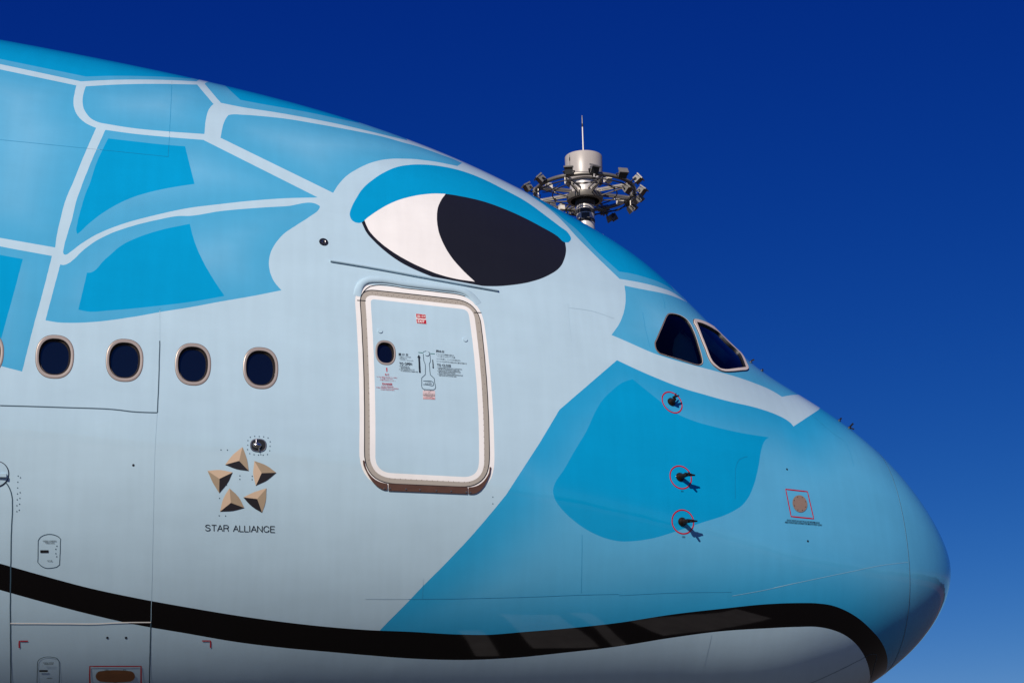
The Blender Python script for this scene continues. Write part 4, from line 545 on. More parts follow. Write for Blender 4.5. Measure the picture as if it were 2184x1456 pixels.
"9185 22318 9181 22318 9168 22319 9148 22320 9123 22321 9095 22322 9065 22323 9035 22324 9006 22324 8981 22325 8958 22325 8935 22327 8912 22329 8888 22330 8865 22330 8841 22327 8818 22322 8799 22315 8781 22307 8762 22298 8743 22291 8725 22285 8706 22280 8679 22276 8649 22272 8620 22269 8598 22267 8590 22266"],
"seam_light2":[
"5071 19391 5059 19368 5027 19305 4980 19212 4923 19098 4861 18973 4800 18849 4746 18737 4687 18612 4617 18462 4546 18310 4482 18180 4439 18091 4427 18065 4457 18120 4516 18237 4585 18377 4644 18500 4676 18567 4673 18562 4646 18506 4599 18409 4537 18285 4466 18146 4391 18004 4318 17873 4254 17763 4197 17668 4138 17573 4078 17479 4017 17385 3954 17290 3890 17195 3824 17098 3756 17000 3686 16899 3615 16794 3542 16686 3465 16578 3387 16470 3305 16365 3220 16266 3121 16165 3004 16053 2886 15946 2794 15863 2756 15830"],
"chin_line":[
"4712 25193 4704 25181 4679 25147 4641 25094 4592 25027 4533 24950 4468 24870 4397 24789 4324 24711 4251 24636 4182 24562 4121 24483 4069 24401 4017 24312 3965 24217 3912 24117 3858 24015 3804 23914 3748 23814 3684 23701 3620 23585 3553 23474 3484 23375 3425 23252 3364 23135 3290 23189 3233 23359 3208 23621 3196 24020 3199 24405 3185 25057 3164 25814 3142 26674 3126 27381 3112 27895"],
"chin_faint":[
"5223 21438 5225 21542 5230 21798 5235 22120 5240 22417 5244 22704 5248 23030 5250 23300 5252 23414"],
"door_gap":[
"7593 11224 7589 11076 7574 10872 7558 10736 7539 10622 7522 10563 7505 10516 7475 10449 7444 10407 7414 10381 7383 10363 7352 10346 7321 10318 7292 10286 7262 10253 7233 10220 7204 10186 7174 10152 7144 10118 7114 10084 7080 10042 7046 10000 7012 9972 6989 9967 6975 9966",
"7593 11340 7593 11237 7591 11144 7588 11059 7583 10983 7576 10916 7567 10858 7556 10810 7544 10770 7530 10739 7514 10717 7479 10681 7444 10645 7408 10608 7372 10571 7336 10532 7300 10494 7264 10454 7227 10414 7190 10372 7152 10330 7114 10288 7077 10244 7038 10200 7012 10177 6987 10175 6966 10193 6946 10231 6930 10290 6916 10370 6904 10470 6896 10591 6889 10732 6886 10894 6884 11114 6881 11334 6879 11554 6877 11774 6875 11994 6873 12213 6872 12432 6870 12651 6868 12870 6867 13088 6866 13306 6865 13524 6864 13741 6864 13958 6863 14174 6862 14390 6862 14606 6862 14821 6862 15035 6862 15249 6862 15462 6862 15674 6863 15885 6866 16092 6872 16278 6881 16446 6894 16594 6911 16723 6931 16833 6954 16925 6980 16997 7010 17051 7044 17086 7072 17107 7101 17128 7129 17148 7157 17168 7185 17187 7213 17206 7240 17225 7268 17244 7295 17262 7322 17279 7349 17297 7376 17314 7403 17330 7436 17340 7466 17326 7492 17289 7515 17229 7534 17145 7549 17038 7561 16908 7569 16755 7574 16578 7575 16376 7575 16166 7575 15955 7575 15743 7575 15529 7575 15315 7575 15099 7575 14883 7576 14666 7576 14449 7577 14230 7577 14012 7578 13792 7579 13572 7580 13351 7581 13130 7582 12908 7584 12685 7585 12462 7586 12239 7588 12015 7589 11791 7591 11566 7593 11340",
"7610 11236 7603 11227 7587 11206 7570 11186 7563 11176",
"6926 10497 6914 10475 6891 10434 6879 10412"],
"gutter":[
"7752 10031 7735 10022 7691 9996 7630 9960 7566 9921 7508 9885 7464 9859 7420 9833 7376 9806 7331 9779 7286 9750 7240 9718 7194 9684 7148 9649 7101 9611 7053 9572 7005 9530 6957 9487 6900 9433 6837 9371 6785 9317 6763 9294"],
"door_rim":[
"7609 11076 7607 10989 7602 10845 7595 10724 7585 10611 7570 10512 7553 10431 7529 10363 7504 10316 7474 10263 7443 10228 7412 10203 7382 10184 7351 10164 7320 10137 7291 10106 7261 10075 7232 10043 7202 10010 7173 9977 7143 9942 7112 9908 7080 9864 7048 9820 7016 9793 6991 9787 6968 9799 6946 9838 6926 9901 6906 10017 6895 10096"],
"handle":[
"7242 12552 7240 12518 7228 12484 7214 12488 7206 12503 7205 12543 7204 12604 7204 12666 7202 12758 7204 12848 7209 12897 7210 12970 7208 13043 7208 13126 7207 13207 7206 13259 7205 13311 7193 13364 7182 13416 7183 13411 7182 13486 7181 13560 7178 13637 7176 13713 7179 13780 7188 13831 7201 13854 7215 13860 7231 13884 7246 13886 7254 13861 7257 13785 7256 13691 7256 13595 7256 13499 7245 13420 7234 13340 7234 13273 7234 13206 7233 13113 7233 13021 7235 12937 7241 12863 7242 12788 7243 12709 7243 12643 7243 12603",
"7247 13597 7240 13585 7232 13574 7221 13554 7209 13538 7199 13539 7188 13570 7187 13651 7190 13676 7198 13701 7208 13698 7218 13695 7228 13703 7238 13711 7248 13720"],
"greenline":[
"7272 12595 7258 12582 7244 12569",
"7202 12528 7189 12515 7176 12501"],
"red":[
"9151 23100 9151 23026 9151 22953 9150 22880 9142 22881 9133 22881 9124 22882 9115 22882",
"8355 22877 8342 22876 8329 22876 8316 22875 8315 22955 8315 23035 8315 23116",
"8859 24542 8858 24380 8858 24220 8858 24063 8857 23908 8857 23756 8837 23759 8817 23761 8796 23764 8776 23766 8756 23768 8735 23770 8715 23773 8694 23775 8674 23777 8653 23779 8632 23781 8632 23938 8632 24096 8632 24258 8632 24423 8632 24590",
"4493 13132 4452 13067 4410 13002 4367 12938 4324 12874 4281 12810 4237 12748 4233 12943 4228 13137 4224 13330 4219 13523 4214 13715 4209 13906 4204 14096 4198 14286 4238 14326 4277 14368 4315 14409 4353 14452 4391 14495 4428 14539 4464 14584 4468 14405 4472 14225 4476 14045 4480 13864 4483 13682 4487 13500 4490 13316 4493 13132",
"5467 11568 5478 11627 5489 11678 5501 11719 5514 11749 5527 11768 5540 11775 5553 11770 5565 11753 5576 11726 5586 11688 5594 11640 5601 11584 5606 11522 5609 11454 5610 11382 5609 11308 5606 11234 5601 11162 5594 11092 5585 11027 5575 10968 5564 10917 5552 10875 5539 10843 5526 10822 5513 10812 5500 10814 5487 10828 5476 10853 5466 10890 5457 10936 5450 10992 5446 11056 5442 11126 5442 11200 5443 11277 5446 11354 5452 11429 5459 11501 5467 11568",
"5454 15017 5466 15072 5479 15118 5493 15152 5507 15174 5520 15184 5534 15180 5547 15165 5559 15137 5569 15098 5578 15049 5585 14991 5591 14925 5594 14854 5595 14777 5594 14698 5591 14619 5586 14540 5579 14465 5570 14394 5559 14329 5548 14273 5535 14226 5521 14190 5507 14165 5493 14153 5479 14153 5466 14166 5454 14192 5443 14230 5434 14278 5427 14337 5421 14404 5418 14478 5417 14557 5418 14639 5421 14721 5427 14802 5434 14880 5443 14952 5454 15017",
"5474 17072 5488 17108 5502 17133 5516 17145 5529 17144 5542 17130 5555 17104 5566 17066 5575 17018 5583 16961 5589 16896 5593 16824 5595 16748 5594 16668 5592 16588 5587 16508 5581 16431 5572 16358 5562 16292 5550 16233 5538 16184 5524 16145 5510 16118 5496 16104 5482 16102 5469 16114 5457 16138 5446 16174 5436 16222 5428 16280 5422 16347 5418 16421 5416 16500 5417 16582 5419 16666 5424 16748 5431 16826 5440 16900 5450 16967 5462 17024 5474 17072"],
"access":[
"9073 19908 9069 19856 9064 19809 9055 19766 9045 19737 9033 19718 9020 19715 9008 19728 8999 19748 8990 19778 8981 19837 8982 19934 8982 20031 8982 20129 8982 20227 8983 20313 8983 20399 8984 20485 8984 20572 8996 20640 9010 20663 9022 20676 9034 20681 9045 20669 9054 20640 9063 20598 9068 20558 9074 20514 9073 20408 9073 20303 9073 20198 9073 20101 9073 20004 9073 19908",
"9082 24394 9082 24259 9081 24126 9080 23995 9079 23865 9079 23765 9078 23665 9077 23567 9072 23513 9065 23466 9051 23424 9038 23408 9025 23411 9012 23428 9002 23442 8994 23473 8987 23578 8987 23677 8987 23778 8987 23880 8987 23990 8988 24102 8988 24216 8989 24331 8989 24447"]},
FL={
"exit_red":[
"7279 11188 7261 11168 7242 11148 7224 11128 7224 11202 7223 11276 7241 11296 7259 11315 7277 11335 7278 11261",
"7278 11378 7259 11357 7241 11336 7222 11315 7221 11390 7220 11465 7239 11485 7257 11504 7276 11523 7277 11450"],
"exit_white":[
"7280 11180 7261 11159 7242 11138 7222 11117 7221 11235 7220 11354 7218 11472 7238 11493 7258 11514 7277 11535 7278 11417 7279 11299"],
"arrow":[
"7269 12668 7264 12720 7259 12773 7263 12778 7263 12869 7262 12960 7262 13050 7261 13141 7261 13231 7260 13322 7271 13330 7271 13240 7272 13151 7272 13062 7272 12972 7273 12882 7273 12792 7279 12793 7274 12730",
"7192 12739 7187 12730 7186 12818 7185 12905 7185 12992 7182 13009 7188 13062 7193 13021 7190 13000 7191 12913 7191 12826"],
"redmark":[
"7456 13414 7449 13405 7449 13475 7449 13546 7454 13552 7455 13483"],
"placard":[
"7251 13939 7237 13922 7223 13904 7209 13887 7194 13870 7180 13852 7180 13932 7180 14012 7180 14092 7180 14172 7194 14188 7208 14204 7222 14219 7236 14235 7250 14250 7251 14172 7251 14095 7251 14017"],
"sill":[
"7444 17359 7421 17346 7398 17333 7375 17319 7352 17306 7328 17292 7305 17277 7281 17263 7257 17247 7234 17232 7210 17216 7183 17198 7157 17179 7131 17159 7104 17139 7078 17119 7051 17098 7024 17077 6997 17056 6997 17171 6997 17285 7024 17305 7051 17325 7078 17344 7104 17363 7131 17382 7157 17400 7183 17418 7209 17436 7233 17452 7257 17468 7281 17484 7304 17499 7328 17514 7351 17529 7375 17544 7398 17558 7421 17573 7444 17587 7444 17473",
"7583 16723 7576 16717 7574 16805 7571 16890 7564 16990 7555 17081 7547 17143 7538 17200 7528 17248 7516 17292 7502 17326 7488 17350 7470 17361 7452 17366 7452 17469 7452 17571 7469 17580 7485 17556 7501 17511 7514 17458 7526 17394 7537 17324 7547 17246 7556 17162 7564 17075 7573 16976 7580 16871 7582 16798",
"6990 17054 6990 17166 6990 17278 6975 17267 6961 17249 6948 17216 6936 17172 6919 17083 6906 16979 6896 16895 6888 16807 6880 16716 6872 16604 6864 16490 6860 16393 6858 16294 6855 16195 6863 16204 6864 16305 6867 16404 6875 16513 6885 16618 6899 16737 6916 16843 6932 16920 6951 16982 6970 17023"],
"pill":[
"8808 24321 8815 24312 8821 24287 8826 24249 8830 24201 8832 24148 8832 24092 8830 24040 8826 23994 8821 23959 8814 23937 8807 23930 8787 23915 8767 23907 8746 23906 8726 23912 8705 23926 8685 23946 8678 23955 8671 23979 8666 24016 8662 24064 8660 24118 8660 24175 8662 24229 8666 24277 8672 24314 8678 24337 8685 24344 8706 24359 8726 24367 8747 24367 8768 24359 8788 24344"],
"slot":[
"9064 20172 9053 20169 9042 20167 9030 20164 9030 20237 9041 20240 9053 20242 9064 20244",
"9071 23857 9059 23859 9048 23861 9036 23863 9036 23927 9048 23925 9060 23923 9071 23921"],
"static":[
"4262 13367 4259 13439 4259 13517 4260 13598 4264 13680 4270 13762 4278 13841 4287 13914 4298 13982 4310 14041 4323 14091 4336 14130 4350 14158 4363 14173 4376 14177 4389 14168 4400 14148 4410 14116 4419 14073 4426 14021 4431 13960 4433 13892 4434 13818 4433 13741 4429 13661 4424 13581 4416 13503 4407 13428 4397 13358 4385 13296 4372 13243 4358 13199 4344 13168 4331 13148 4317 13142 4304 13149 4293 13169 4283 13202 4274 13247 4267 13302"]},
EMB=[
[["m","8202 17223 8198 17115 8195 17006 8191 16897 8187 16788 8181 16877 8175 16965 8170 17054 8165 17145 8161 17260 8158 17377 8155 17494 8167 17426 8179 17358 8190 17291"],["d","8202 17223 8190 17291 8179 17358 8167 17426 8155 17494 8174 17492 8194 17489 8213 17477 8231 17450 8249 17415 8267 17380 8251 17341 8235 17302 8219 17262"],["l","8202 17223 8219 17262 8235 17302 8251 17341 8267 17380 8257 17282 8247 17184 8236 17090 8225 17010 8212 16935 8200 16862 8187 16788 8191 16897 8195 17006 8198 17115"]],
[["m","8093 17521 8102 17434 8111 17347 8120 17260 8129 17173 8114 17196 8099 17218 8084 17243 8070 17276 8053 17331 8038 17396 8022 17460 8040 17476 8058 17491 8075 17506"],["d","8093 17521 8075 17506 8058 17491 8040 17476 8022 17460 8036 17547 8050 17633 8064 17712 8077 17770 8092 17822 8106 17871 8120 17921 8113 17821 8106 17721 8100 17621"],["l","8093 17521 8100 17621 8106 17721 8113 17821 8120 17921 8124 17827 8128 17733 8132 17639 8134 17543 8133 17421 8131 17297 8129 17173 8120 17260 8111 17347 8102 17434"]],
[["m","8112 18320 8101 18231 8090 18143 8079 18054 8068 17964 8069 18065 8069 18166 8069 18267 8071 18367 8075 18486 8081 18603 8087 18721 8093 18620 8099 18520 8105 18420"],["d","8112 18320 8105 18420 8099 18520 8093 18620 8087 18721 8103 18670 8120 18619 8135 18560 8147 18502 8158 18438 8168 18371 8178 18306 8162 18310 8145 18313 8128 18316"],["l","8112 18320 8128 18316 8145 18313 8162 18310 8178 18306 8161 18240 8143 18173 8125 18111 8106 18059 8087 18012 8068 17964 8079 18054 8090 18143 8101 18231"]],
[["m","8236 18502 8238 18394 8240 18286 8242 18178 8244 18070 8230 18143 8215 18216 8202 18298 8193 18373 8186 18454 8179 18538 8172 18621 8188 18591 8204 18562 8220 18532"],["d","8236 18502 8220 18532 8204 18562 8188 18591 8172 18621 8189 18662 8207 18703 8224 18736 8240 18755 8255 18767 8270 18777 8286 18788 8273 18717 8261 18645 8248 18574"],["l","8236 18502 8248 18574 8261 18645 8273 18717 8286 18788 8283 18694 8280 18599 8277 18505 8273 18414 8267 18326 8260 18240 8252 18155 8244 18070 8242 18178 8240 18286 8238 18394"]],
[["l","8292 17817 8306 17766 8320 17715 8334 17663 8348 17612 8333 17595 8319 17576 8304 17559 8289 17551 8270 17556 8250 17572 8231 17587 8246 17645 8262 17703 8277 17760"],["d","8292 17817 8277 17760 8262 17703 8246 17645 8231 17587 8239 17708 8246 17828 8256 17942 8267 18046 8279 18144 8291 18242 8292 18136 8292 18030 8292 17924"],["m","8292 17817 8292 17924 8292 18030 8292 18136 8291 18242 8302 18147 8312 18052 8322 17955 8329 17871 8335 17785 8342 17698 8348 17612 8334 17663 8320 17715 8306 17766"]]],
TX=[
["STAR ALLIANCE",0.83515,1.9399,[0.647,0.0635,0.004],[-0.0014,-0.021,0.0584],"ink"],
["CARGO LOADING",0.90542,1.99274,[0.1213,0.0094,0.0029],[-0.0002,-0.0046,0.011],"ink"],
["OPERATION",0.90446,1.99734,[0.0817,0.007,0.0004],[-0.0001,-0.0041,0.0096],"ink"],
["CLOSE",0.90356,2.04754,[0.0459,0.0043,-0.0005],[-0.0001,-0.0046,0.0095],"ink"],
["CARGO DOOR",0.90541,2.36231,[0.0972,0.0086,0.001],[0.0002,-0.0083,0.0085],"ink"],
["OPERATION",0.90499,2.36712,[0.0817,0.0073,0.0008],[0.0002,-0.0084,0.0085],"ink"],
["OPEN",0.90409,2.41711,[0.0461,0.0043,0.0004],[0.0003,-0.0092,0.0084],"ink"],
["CAPT",0.87937,2.3909,[0.0387,0.0036,0.0004],[0.0001,-0.0093,0.0089],"ink"],
["F/O",0.87117,2.39163,[0.0278,0.0026,0.0003],[0.0,-0.0081,0.0077],"ink"],
["STBY",0.87566,2.44052,[0.0403,0.004,0.0004],[0.0001,-0.0092,0.0079],"ink"],
["F/O",0.55113,1.53197,[0.0256,0.0068,0.0005],[0.0008,0.0005,0.0134],"ink"],
["STBY",0.55172,1.73115,[0.0365,0.0084,0.0],[0.0001,-0.0025,0.0152],"ink"],
["STATIC PORTS DO NOT PLUG OR DEFORM HOLES",0.45212,1.49311,[0.4011,0.1528,0.0076],[0.004,0.0024,0.0183],"ink"],
["AREA WITHIN RED LINE MUST BE SMOOTH AND CLEAN",0.45432,1.5072,[0.4495,0.1705,0.0089],[0.0051,0.0026,0.0183],"ink"],
["出 口",0.72724,1.1307,[0.0736,0.0146,0.0032],[0.0008,0.0062,0.027],"white"],
["EXIT",0.72703,1.14947,[0.0695,0.0131,0.0006],[0.0,0.0059,0.0279],"white"],
["開 け 方",0.73852,1.28813,[0.0953,0.0163,0.0018],[0.0005,0.0039,0.0275],"ink"],
["1. 下部のハンドルを押す",0.73844,1.29303,[0.1221,0.0206,0.0006],[0.0002,0.0013,0.0093],"ink"],
["2. 緑の線まで",0.73846,1.29916,[0.0808,0.0138,0.0023],[0.0002,0.0013,0.0099],"ink"],
["ハンドルをいっぱいに上げる",0.73784,1.30381,[0.1329,0.0222,-0.0009],[0.0002,0.0012,0.0093],"ink"],
["TO OPEN",0.73823,1.32101,[0.1271,0.0216,0.004],[-0.0006,0.0032,0.0272],"ink"],
["1. PUSH FLAP TO",0.73833,1.32706,[0.0992,0.0164,0.0002],[0.0002,0.0013,0.0103],"ink"],
["GRASP HANDLE",0.73762,1.33159,[0.0951,0.0158,0.001],[0.0002,0.0013,0.0109],"ink"],
["2. LIFT HANDLE FULLY UP",0.73828,1.33804,[0.1501,0.0253,0.0039],[0.0002,0.0012,0.0103],"ink"],
["TO HORIZONTAL GREEN LINE",0.73757,1.34257,[0.1707,0.0281,-0.0012],[0.0002,0.0012,0.0103],"ink"],
["閉め方",0.71683,1.24333,[0.0822,0.0153,0.0012],[0.0008,0.0045,0.0269],"ink"],
["1. ハンドルが緑色の線まで",0.71681,1.25188,[0.1807,0.0332,-0.0013],[0.0004,0.0021,0.0128],"ink"],
["いっぱいに上がっている事",0.71608,1.25835,[0.1781,0.0328,-0.0004],[0.0003,0.0018,0.0117],"ink"],
["2. ドアを押し、ハンドルを収納する",0.71665,1.26874,[0.2394,0.044,-0.0011],[0.0003,0.0019,0.0128],"ink"],
["3. ハンドルが確実に収納された事を確認する",0.71669,1.27773,[0.305,0.0559,-0.0031],[0.0004,0.002,0.0133],"ink"],
["TO CLOSE",0.71655,1.29363,[0.1409,0.0254,0.0],[-0.0009,0.0034,0.0264],"ink"],
["1. HANDLE MUST BE IN FULLY UP POSITION",0.71649,1.30055,[0.2493,0.0452,-0.0003],[0.0003,0.0015,0.011],"ink"],
["MOVED TO HORIZONTAL GREEN LINE",0.71575,1.30511,[0.2126,0.0382,-0.0016],[0.0003,0.0015,0.011],"ink"],
["2. PUSH DOOR IN CLOSED POSITION AND",0.71644,1.31183,[0.236,0.0424,-0.001],[0.0003,0.0014,0.011],"ink"],
["MOVE HANDLE INTO RECESS",0.71568,1.31635,[0.1674,0.0299,-0.0009],[0.0003,0.0014,0.011],"ink"],
["3. CHECK THAT HANDLE AND HANDLE FLAP",0.71637,1.32325,[0.2558,0.046,0.0004],[0.0003,0.0014,0.0109],"ink"],
["ARE FLUSH WITH OUTER SKIN",0.71563,1.32763,[0.1762,0.0313,-0.0009],[0.0003,0.0013,0.0104],"ink"],
["危 険",0.74635,1.36942,[0.0433,0.0067,-0.0013],[0.0002,0.0019,0.0188],"red"],
["もし赤い警告灯が点滅している時は",0.75089,1.38158,[0.2027,0.0319,0.0015],[0.0001,0.0008,0.0091],"red"],
["ドアを開いてはいけない",0.74887,1.3849,[0.1273,0.02,0.0017],[0.0001,0.0008,0.0091],"red"],
["（客室は与圧されている！）",0.74916,1.3907,[0.1527,0.0238,-0.0004],[0.0001,0.0008,0.0096],"red"],
["DANGER",0.74782,1.40432,[0.1002,0.0155,-0.0003],[0.0002,0.0018,0.0213],"red"],
["DO NOT OPEN DOOR",0.74834,1.4122,[0.1184,0.0184,0.0014],[0.0001,0.0008,0.0106],"red"],
["IF RED WARNING LIGHT IS FLASHING",0.75111,1.41931,[0.219,0.0337,-0.0005],[0.0001,0.0007,0.0095],"red"],
["(CABIN PRESSURIZED)",0.74878,1.42392,[0.1361,0.021,0.0014],[0.0001,0.0007,0.0101],"red"],
["ここを押す",0.72343,1.36276,[0.0542,0.0092,0.0005],[0.0002,0.0008,0.0081],"ink"],
["PUSH HERE",0.72378,1.36885,[0.0687,0.0116,0.0005],[0.0002,0.0008,0.0084],"ink"],
["操作ハンドルの操作について",0.72445,1.39439,[0.1025,0.0173,0.002],[0.0001,0.0006,0.0067],"ink"],
["注 意",0.72196,1.39768,[0.0177,0.003,0.0002],[0.0001,0.0006,0.0067],"ink"],
["ドアを開ける前に必ず確認する",0.72485,1.40477,[0.1127,0.0187,-0.0007],[0.0001,0.0005,0.0057],"ink"],
["FOR EMERGENCY OPENING OF",0.72495,1.41011,[0.1159,0.0193,0.0018],[0.0001,0.0005,0.0067],"ink"],
["DOOR USE HANDLE AND KEEP",0.72496,1.41336,[0.1159,0.0193,0.0018],[0.0001,0.0005,0.006],"ink"],
["CLEAR OF DOORS",0.72358,1.41472,[0.0692,0.0114,-0.0004],[0.0001,0.0005,0.006],"ink"],
["CAUTION SLIDE MAY DEPLOY",0.72489,1.42018,[0.1175,0.0196,0.0029],[0.0001,0.0004,0.0056],"red"],
["IF DOOR IS OPENED",0.72499,1.42354,[0.119,0.0198,0.0023],[0.0001,0.0004,0.0053],"red"]],
PTS={
"port":[
[0.77864,0.94013]],
"scan":[
[0.81112,1.66844]],
"probe":[
[0.55315,1.12865],
[0.55124,1.4667],
[0.55109,1.66343]],
"rivet":[
[0.81509,1.64573],
[0.81302,1.64141],
[0.81083,1.64041],
[0.80868,1.63948],
[0.80653,1.64139],
[0.80546,1.65233],
[0.8055,1.66653],
[0.8056,1.68043],
[0.80667,1.6928],
[0.80874,1.69624],
[0.811,1.69758],
[0.80991,1.69531],
[0.81314,1.69812],
[0.81521,1.69646],
[0.81631,1.6848],
[0.81623,1.67126],
[0.8162,1.65717],
[0.82882,1.69455],
[0.82581,1.693],
[0.81967,1.76666],
[0.81964,1.77726],
[0.81379,1.76449],
[0.81379,1.77466],
[0.82893,1.83947],
[0.82592,1.8389],
[0.82893,1.89123],
[0.82593,1.89057],
[0.82583,1.79851],
[0.916,1.81514],
[0.91505,1.81925],
[0.91606,1.83188],
[0.91606,1.84765],
[0.91501,1.85999],
[0.91606,1.86388],
[0.91505,1.87578],
[0.9161,1.8799],
[0.9151,1.89182],
[0.91618,1.89617],
[0.91518,1.90836],
[0.91613,1.91242],
[0.89961,2.0042],
[0.90002,2.01306],
[0.89999,2.0255],
[0.89962,2.034],
[0.68433,1.72395],
[0.68432,1.74754]],
"hole":[
[0.86805,1.76334],
[0.87805,2.2782],
[0.86993,2.27817],
[0.42911,1.5686],
[0.44459,1.18781]],
"bolt":[
[0.74667,1.75319],
[0.74363,1.75116],
[0.735,1.74589],
[0.72717,1.74083],
[0.71797,1.73518],
[0.70938,1.72902],
[0.70055,1.72328],
[0.69806,1.72168]],
"stud":[
[0.74857,1.21449],
[0.69897,1.16512],
[0.72234,1.25719]],
"rivgut":[
[0.77433,1.0004],
[0.77018,0.99734],
[0.76532,0.9981],
[0.75911,0.9922],
[0.73643,0.97695],
[0.72741,0.96938],
[0.71985,0.96651],
[0.71369,0.9599],
[0.70845,0.95404],
[0.69184,0.94113],
[0.68593,0.93655],
[0.67817,0.92784]],
"rivframe":[
[0.75254,1.08215],
[0.74956,1.07934],
[0.74657,1.07646],
[0.74356,1.07352],
[0.74053,1.0705],
[0.73748,1.0674],
[0.73442,1.06424],
[0.73133,1.06099],
[0.72823,1.05767],
[0.7251,1.05427],
[0.72196,1.05079],
[0.71879,1.04722],
[0.71561,1.04356],
[0.7124,1.03982],
[0.70917,1.03599],
[0.70592,1.03206],
[0.70264,1.02804],
[0.69934,1.02392],
[0.75061,1.0847],
[0.74763,1.0819],
[0.74462,1.07903],
[0.7416,1.07609],
[0.73856,1.07308],
[0.73551,1.06999],
[0.73243,1.06683],
[0.72933,1.06359],
[0.72622,1.06028],
[0.72308,1.05688],
[0.71993,1.0534],
[0.71675,1.04984],
[0.71355,1.04619],
[0.71033,1.04245],
[0.70709,1.03862],
[0.70382,1.0347],
[0.70054,1.03068],
[0.69722,1.02656],
[0.7561,1.18478],
[0.75602,1.21735],
[0.75594,1.24976],
[0.75584,1.28203],
[0.75574,1.31414],
[0.75563,1.3461],
[0.75552,1.37791],
[0.7554,1.40956],
[0.75527,1.44105],
[0.69021,1.08569],
[0.68996,1.11889],
[0.68969,1.15194],
[0.68941,1.18485],
[0.68911,1.21764],
[0.6888,1.25031],
[0.68848,1.28285],
[0.68814,1.31528],
[0.68779,1.34758],
[0.75502,1.42455],
[0.75503,1.44374],
[0.75505,1.46287],
[0.75507,1.48192],
[0.75508,1.50091],
[0.75509,1.51982],
[0.75509,1.53865],
[0.7551,1.55741],
[0.7551,1.5761],
[0.7551,1.59468],
[0.7551,1.61315],
[0.75509,1.63152],
[0.75507,1.6498],
[0.75506,1.668],
[0.68935,1.33555],
[0.68938,1.35814],
[0.6894,1.38064],
[0.68941,1.40307],
[0.68941,1.42541],
[0.68942,1.44767],
[0.68941,1.46985],
[0.6894,1.49193],
[0.68938,1.51393],
[0.68936,1.53583],
[0.68933,1.55763],
[0.6893,1.57933],
[0.68926,1.60089],
[0.68921,1.6223],
[0.74379,1.71773],
[0.74088,1.71598],
[0.73795,1.71419],
[0.73501,1.71236],
[0.73205,1.71049],
[0.72908,1.70858],
[0.72608,1.70662],
[0.72307,1.70462],
[0.72005,1.70258],
[0.717,1.70049],
[0.71394,1.69836],
[0.71085,1.69618],
[0.70775,1.69396],
[0.70463,1.69169],
[0.70149,1.68937],
[0.69832,1.687]],
"hinge":[
[0.92494,1.81312]],
"topfin":[
[0.44516,0.33747],
[0.43223,0.32425],
[0.332,0.31976],
[0.31745,0.33022]]},
)

airliner = empty("airliner")
tag(airliner, "blue and white airliner nose painted with a big turtle eye and a black mouth line", "airliner")

US, VS = 14.0, 3.0          # rough metres per skin coordinate, for triangulation
def inside(poly, P):
    x, y = P[:, 0], P[:, 1]
    res = np.zeros(len(P), bool)
    px, py = poly[:, 0], poly[:, 1]
    lo, hi = poly.min(0), poly.max(0)
    cand = np.where((x >= lo[0]) & (x <= hi[0]) & (y >= lo[1]) & (y <= hi[1]))[0]
    xc, yc = x[cand], y[cand]
    r = np.zeros(len(cand), bool)
    j = len(poly) - 1
    for i in range(len(poly)):
        c = ((py[i] > yc) != (py[j] > yc))
        d = (py[j] - py[i]) or 1e-12
        r ^= c & (xc < (px[j] - px[i]) * (yc - py[i]) / d + px[i])
        j = i
    res[cand] = r
    return res

def frame_at(s, f):
    c = sp(s, f); n = sn(s, f)
    ex = np.array([1.0, 0, 0]) - n * n[0]
    ex /= np.linalg.norm(ex)
    ez = np.cross(ex, n)
    if ez[2] < 0:
        ez = -ez
    return c, ex, ez, n

def superellipse(a, b, k=48, n=2.4):
    t = np.arange(k) / k * 2 * np.pi
    c, s = np.cos(t), np.sin(t)
    return np.stack([a * np.sign(c) * np.abs(c)**(2 / n), b * np.sign(s) * np.abs(s)**(2 / n)], -1)

def win_ring(w, sc):
    c, ex, ez, n = frame_at(w[0], w[1])
    q = superellipse(w[2] * sc, w[3] * sc)
    P = c + q[:, :1] * ex + q[:, 1:] * ez
    s, f = proj(P, w[0], w[1])
    return np.stack([s, f], -1)

regions = [(n, m, dec(p)) for n, m, p in DATA['R']]
WINS = DATA['wins']
cw1, cw2o, cw2i = dec(DATA['CW1']), dec(DATA['CW2o']), dec(DATA['CW2i'])
windscreen = np.array([(.4575, .325), (.4545, .28), (.4515, .18), (.450, .045), (.490, .045), (.491, .13), (.490, .20), (.487, .25), (.480, .295), (.470, .325)])
holes = [("cabin", win_ring(w, 1.01)) for w in WINS] + [("cockpit", cw1), ("cockpit", cw2i), ("cockpit", windscreen)]
SR = math.sqrt(0.8955 / LN0)

def resample(P, closed, step):
    if closed:
        P = np.vstack([P, P[:1]])
    out = []
    for a, b in zip(P[:-1], P[1:]):
        L = math.hypot((b[0] - a[0]) * US, (b[1] - a[1]) * VS)
        k = max(1, int(math.ceil(L / step)))
        for t in range(k):
            out.append(a + (b - a) * t / k)
    if not closed:
        out.append(P[-1])
    return np.array(out)

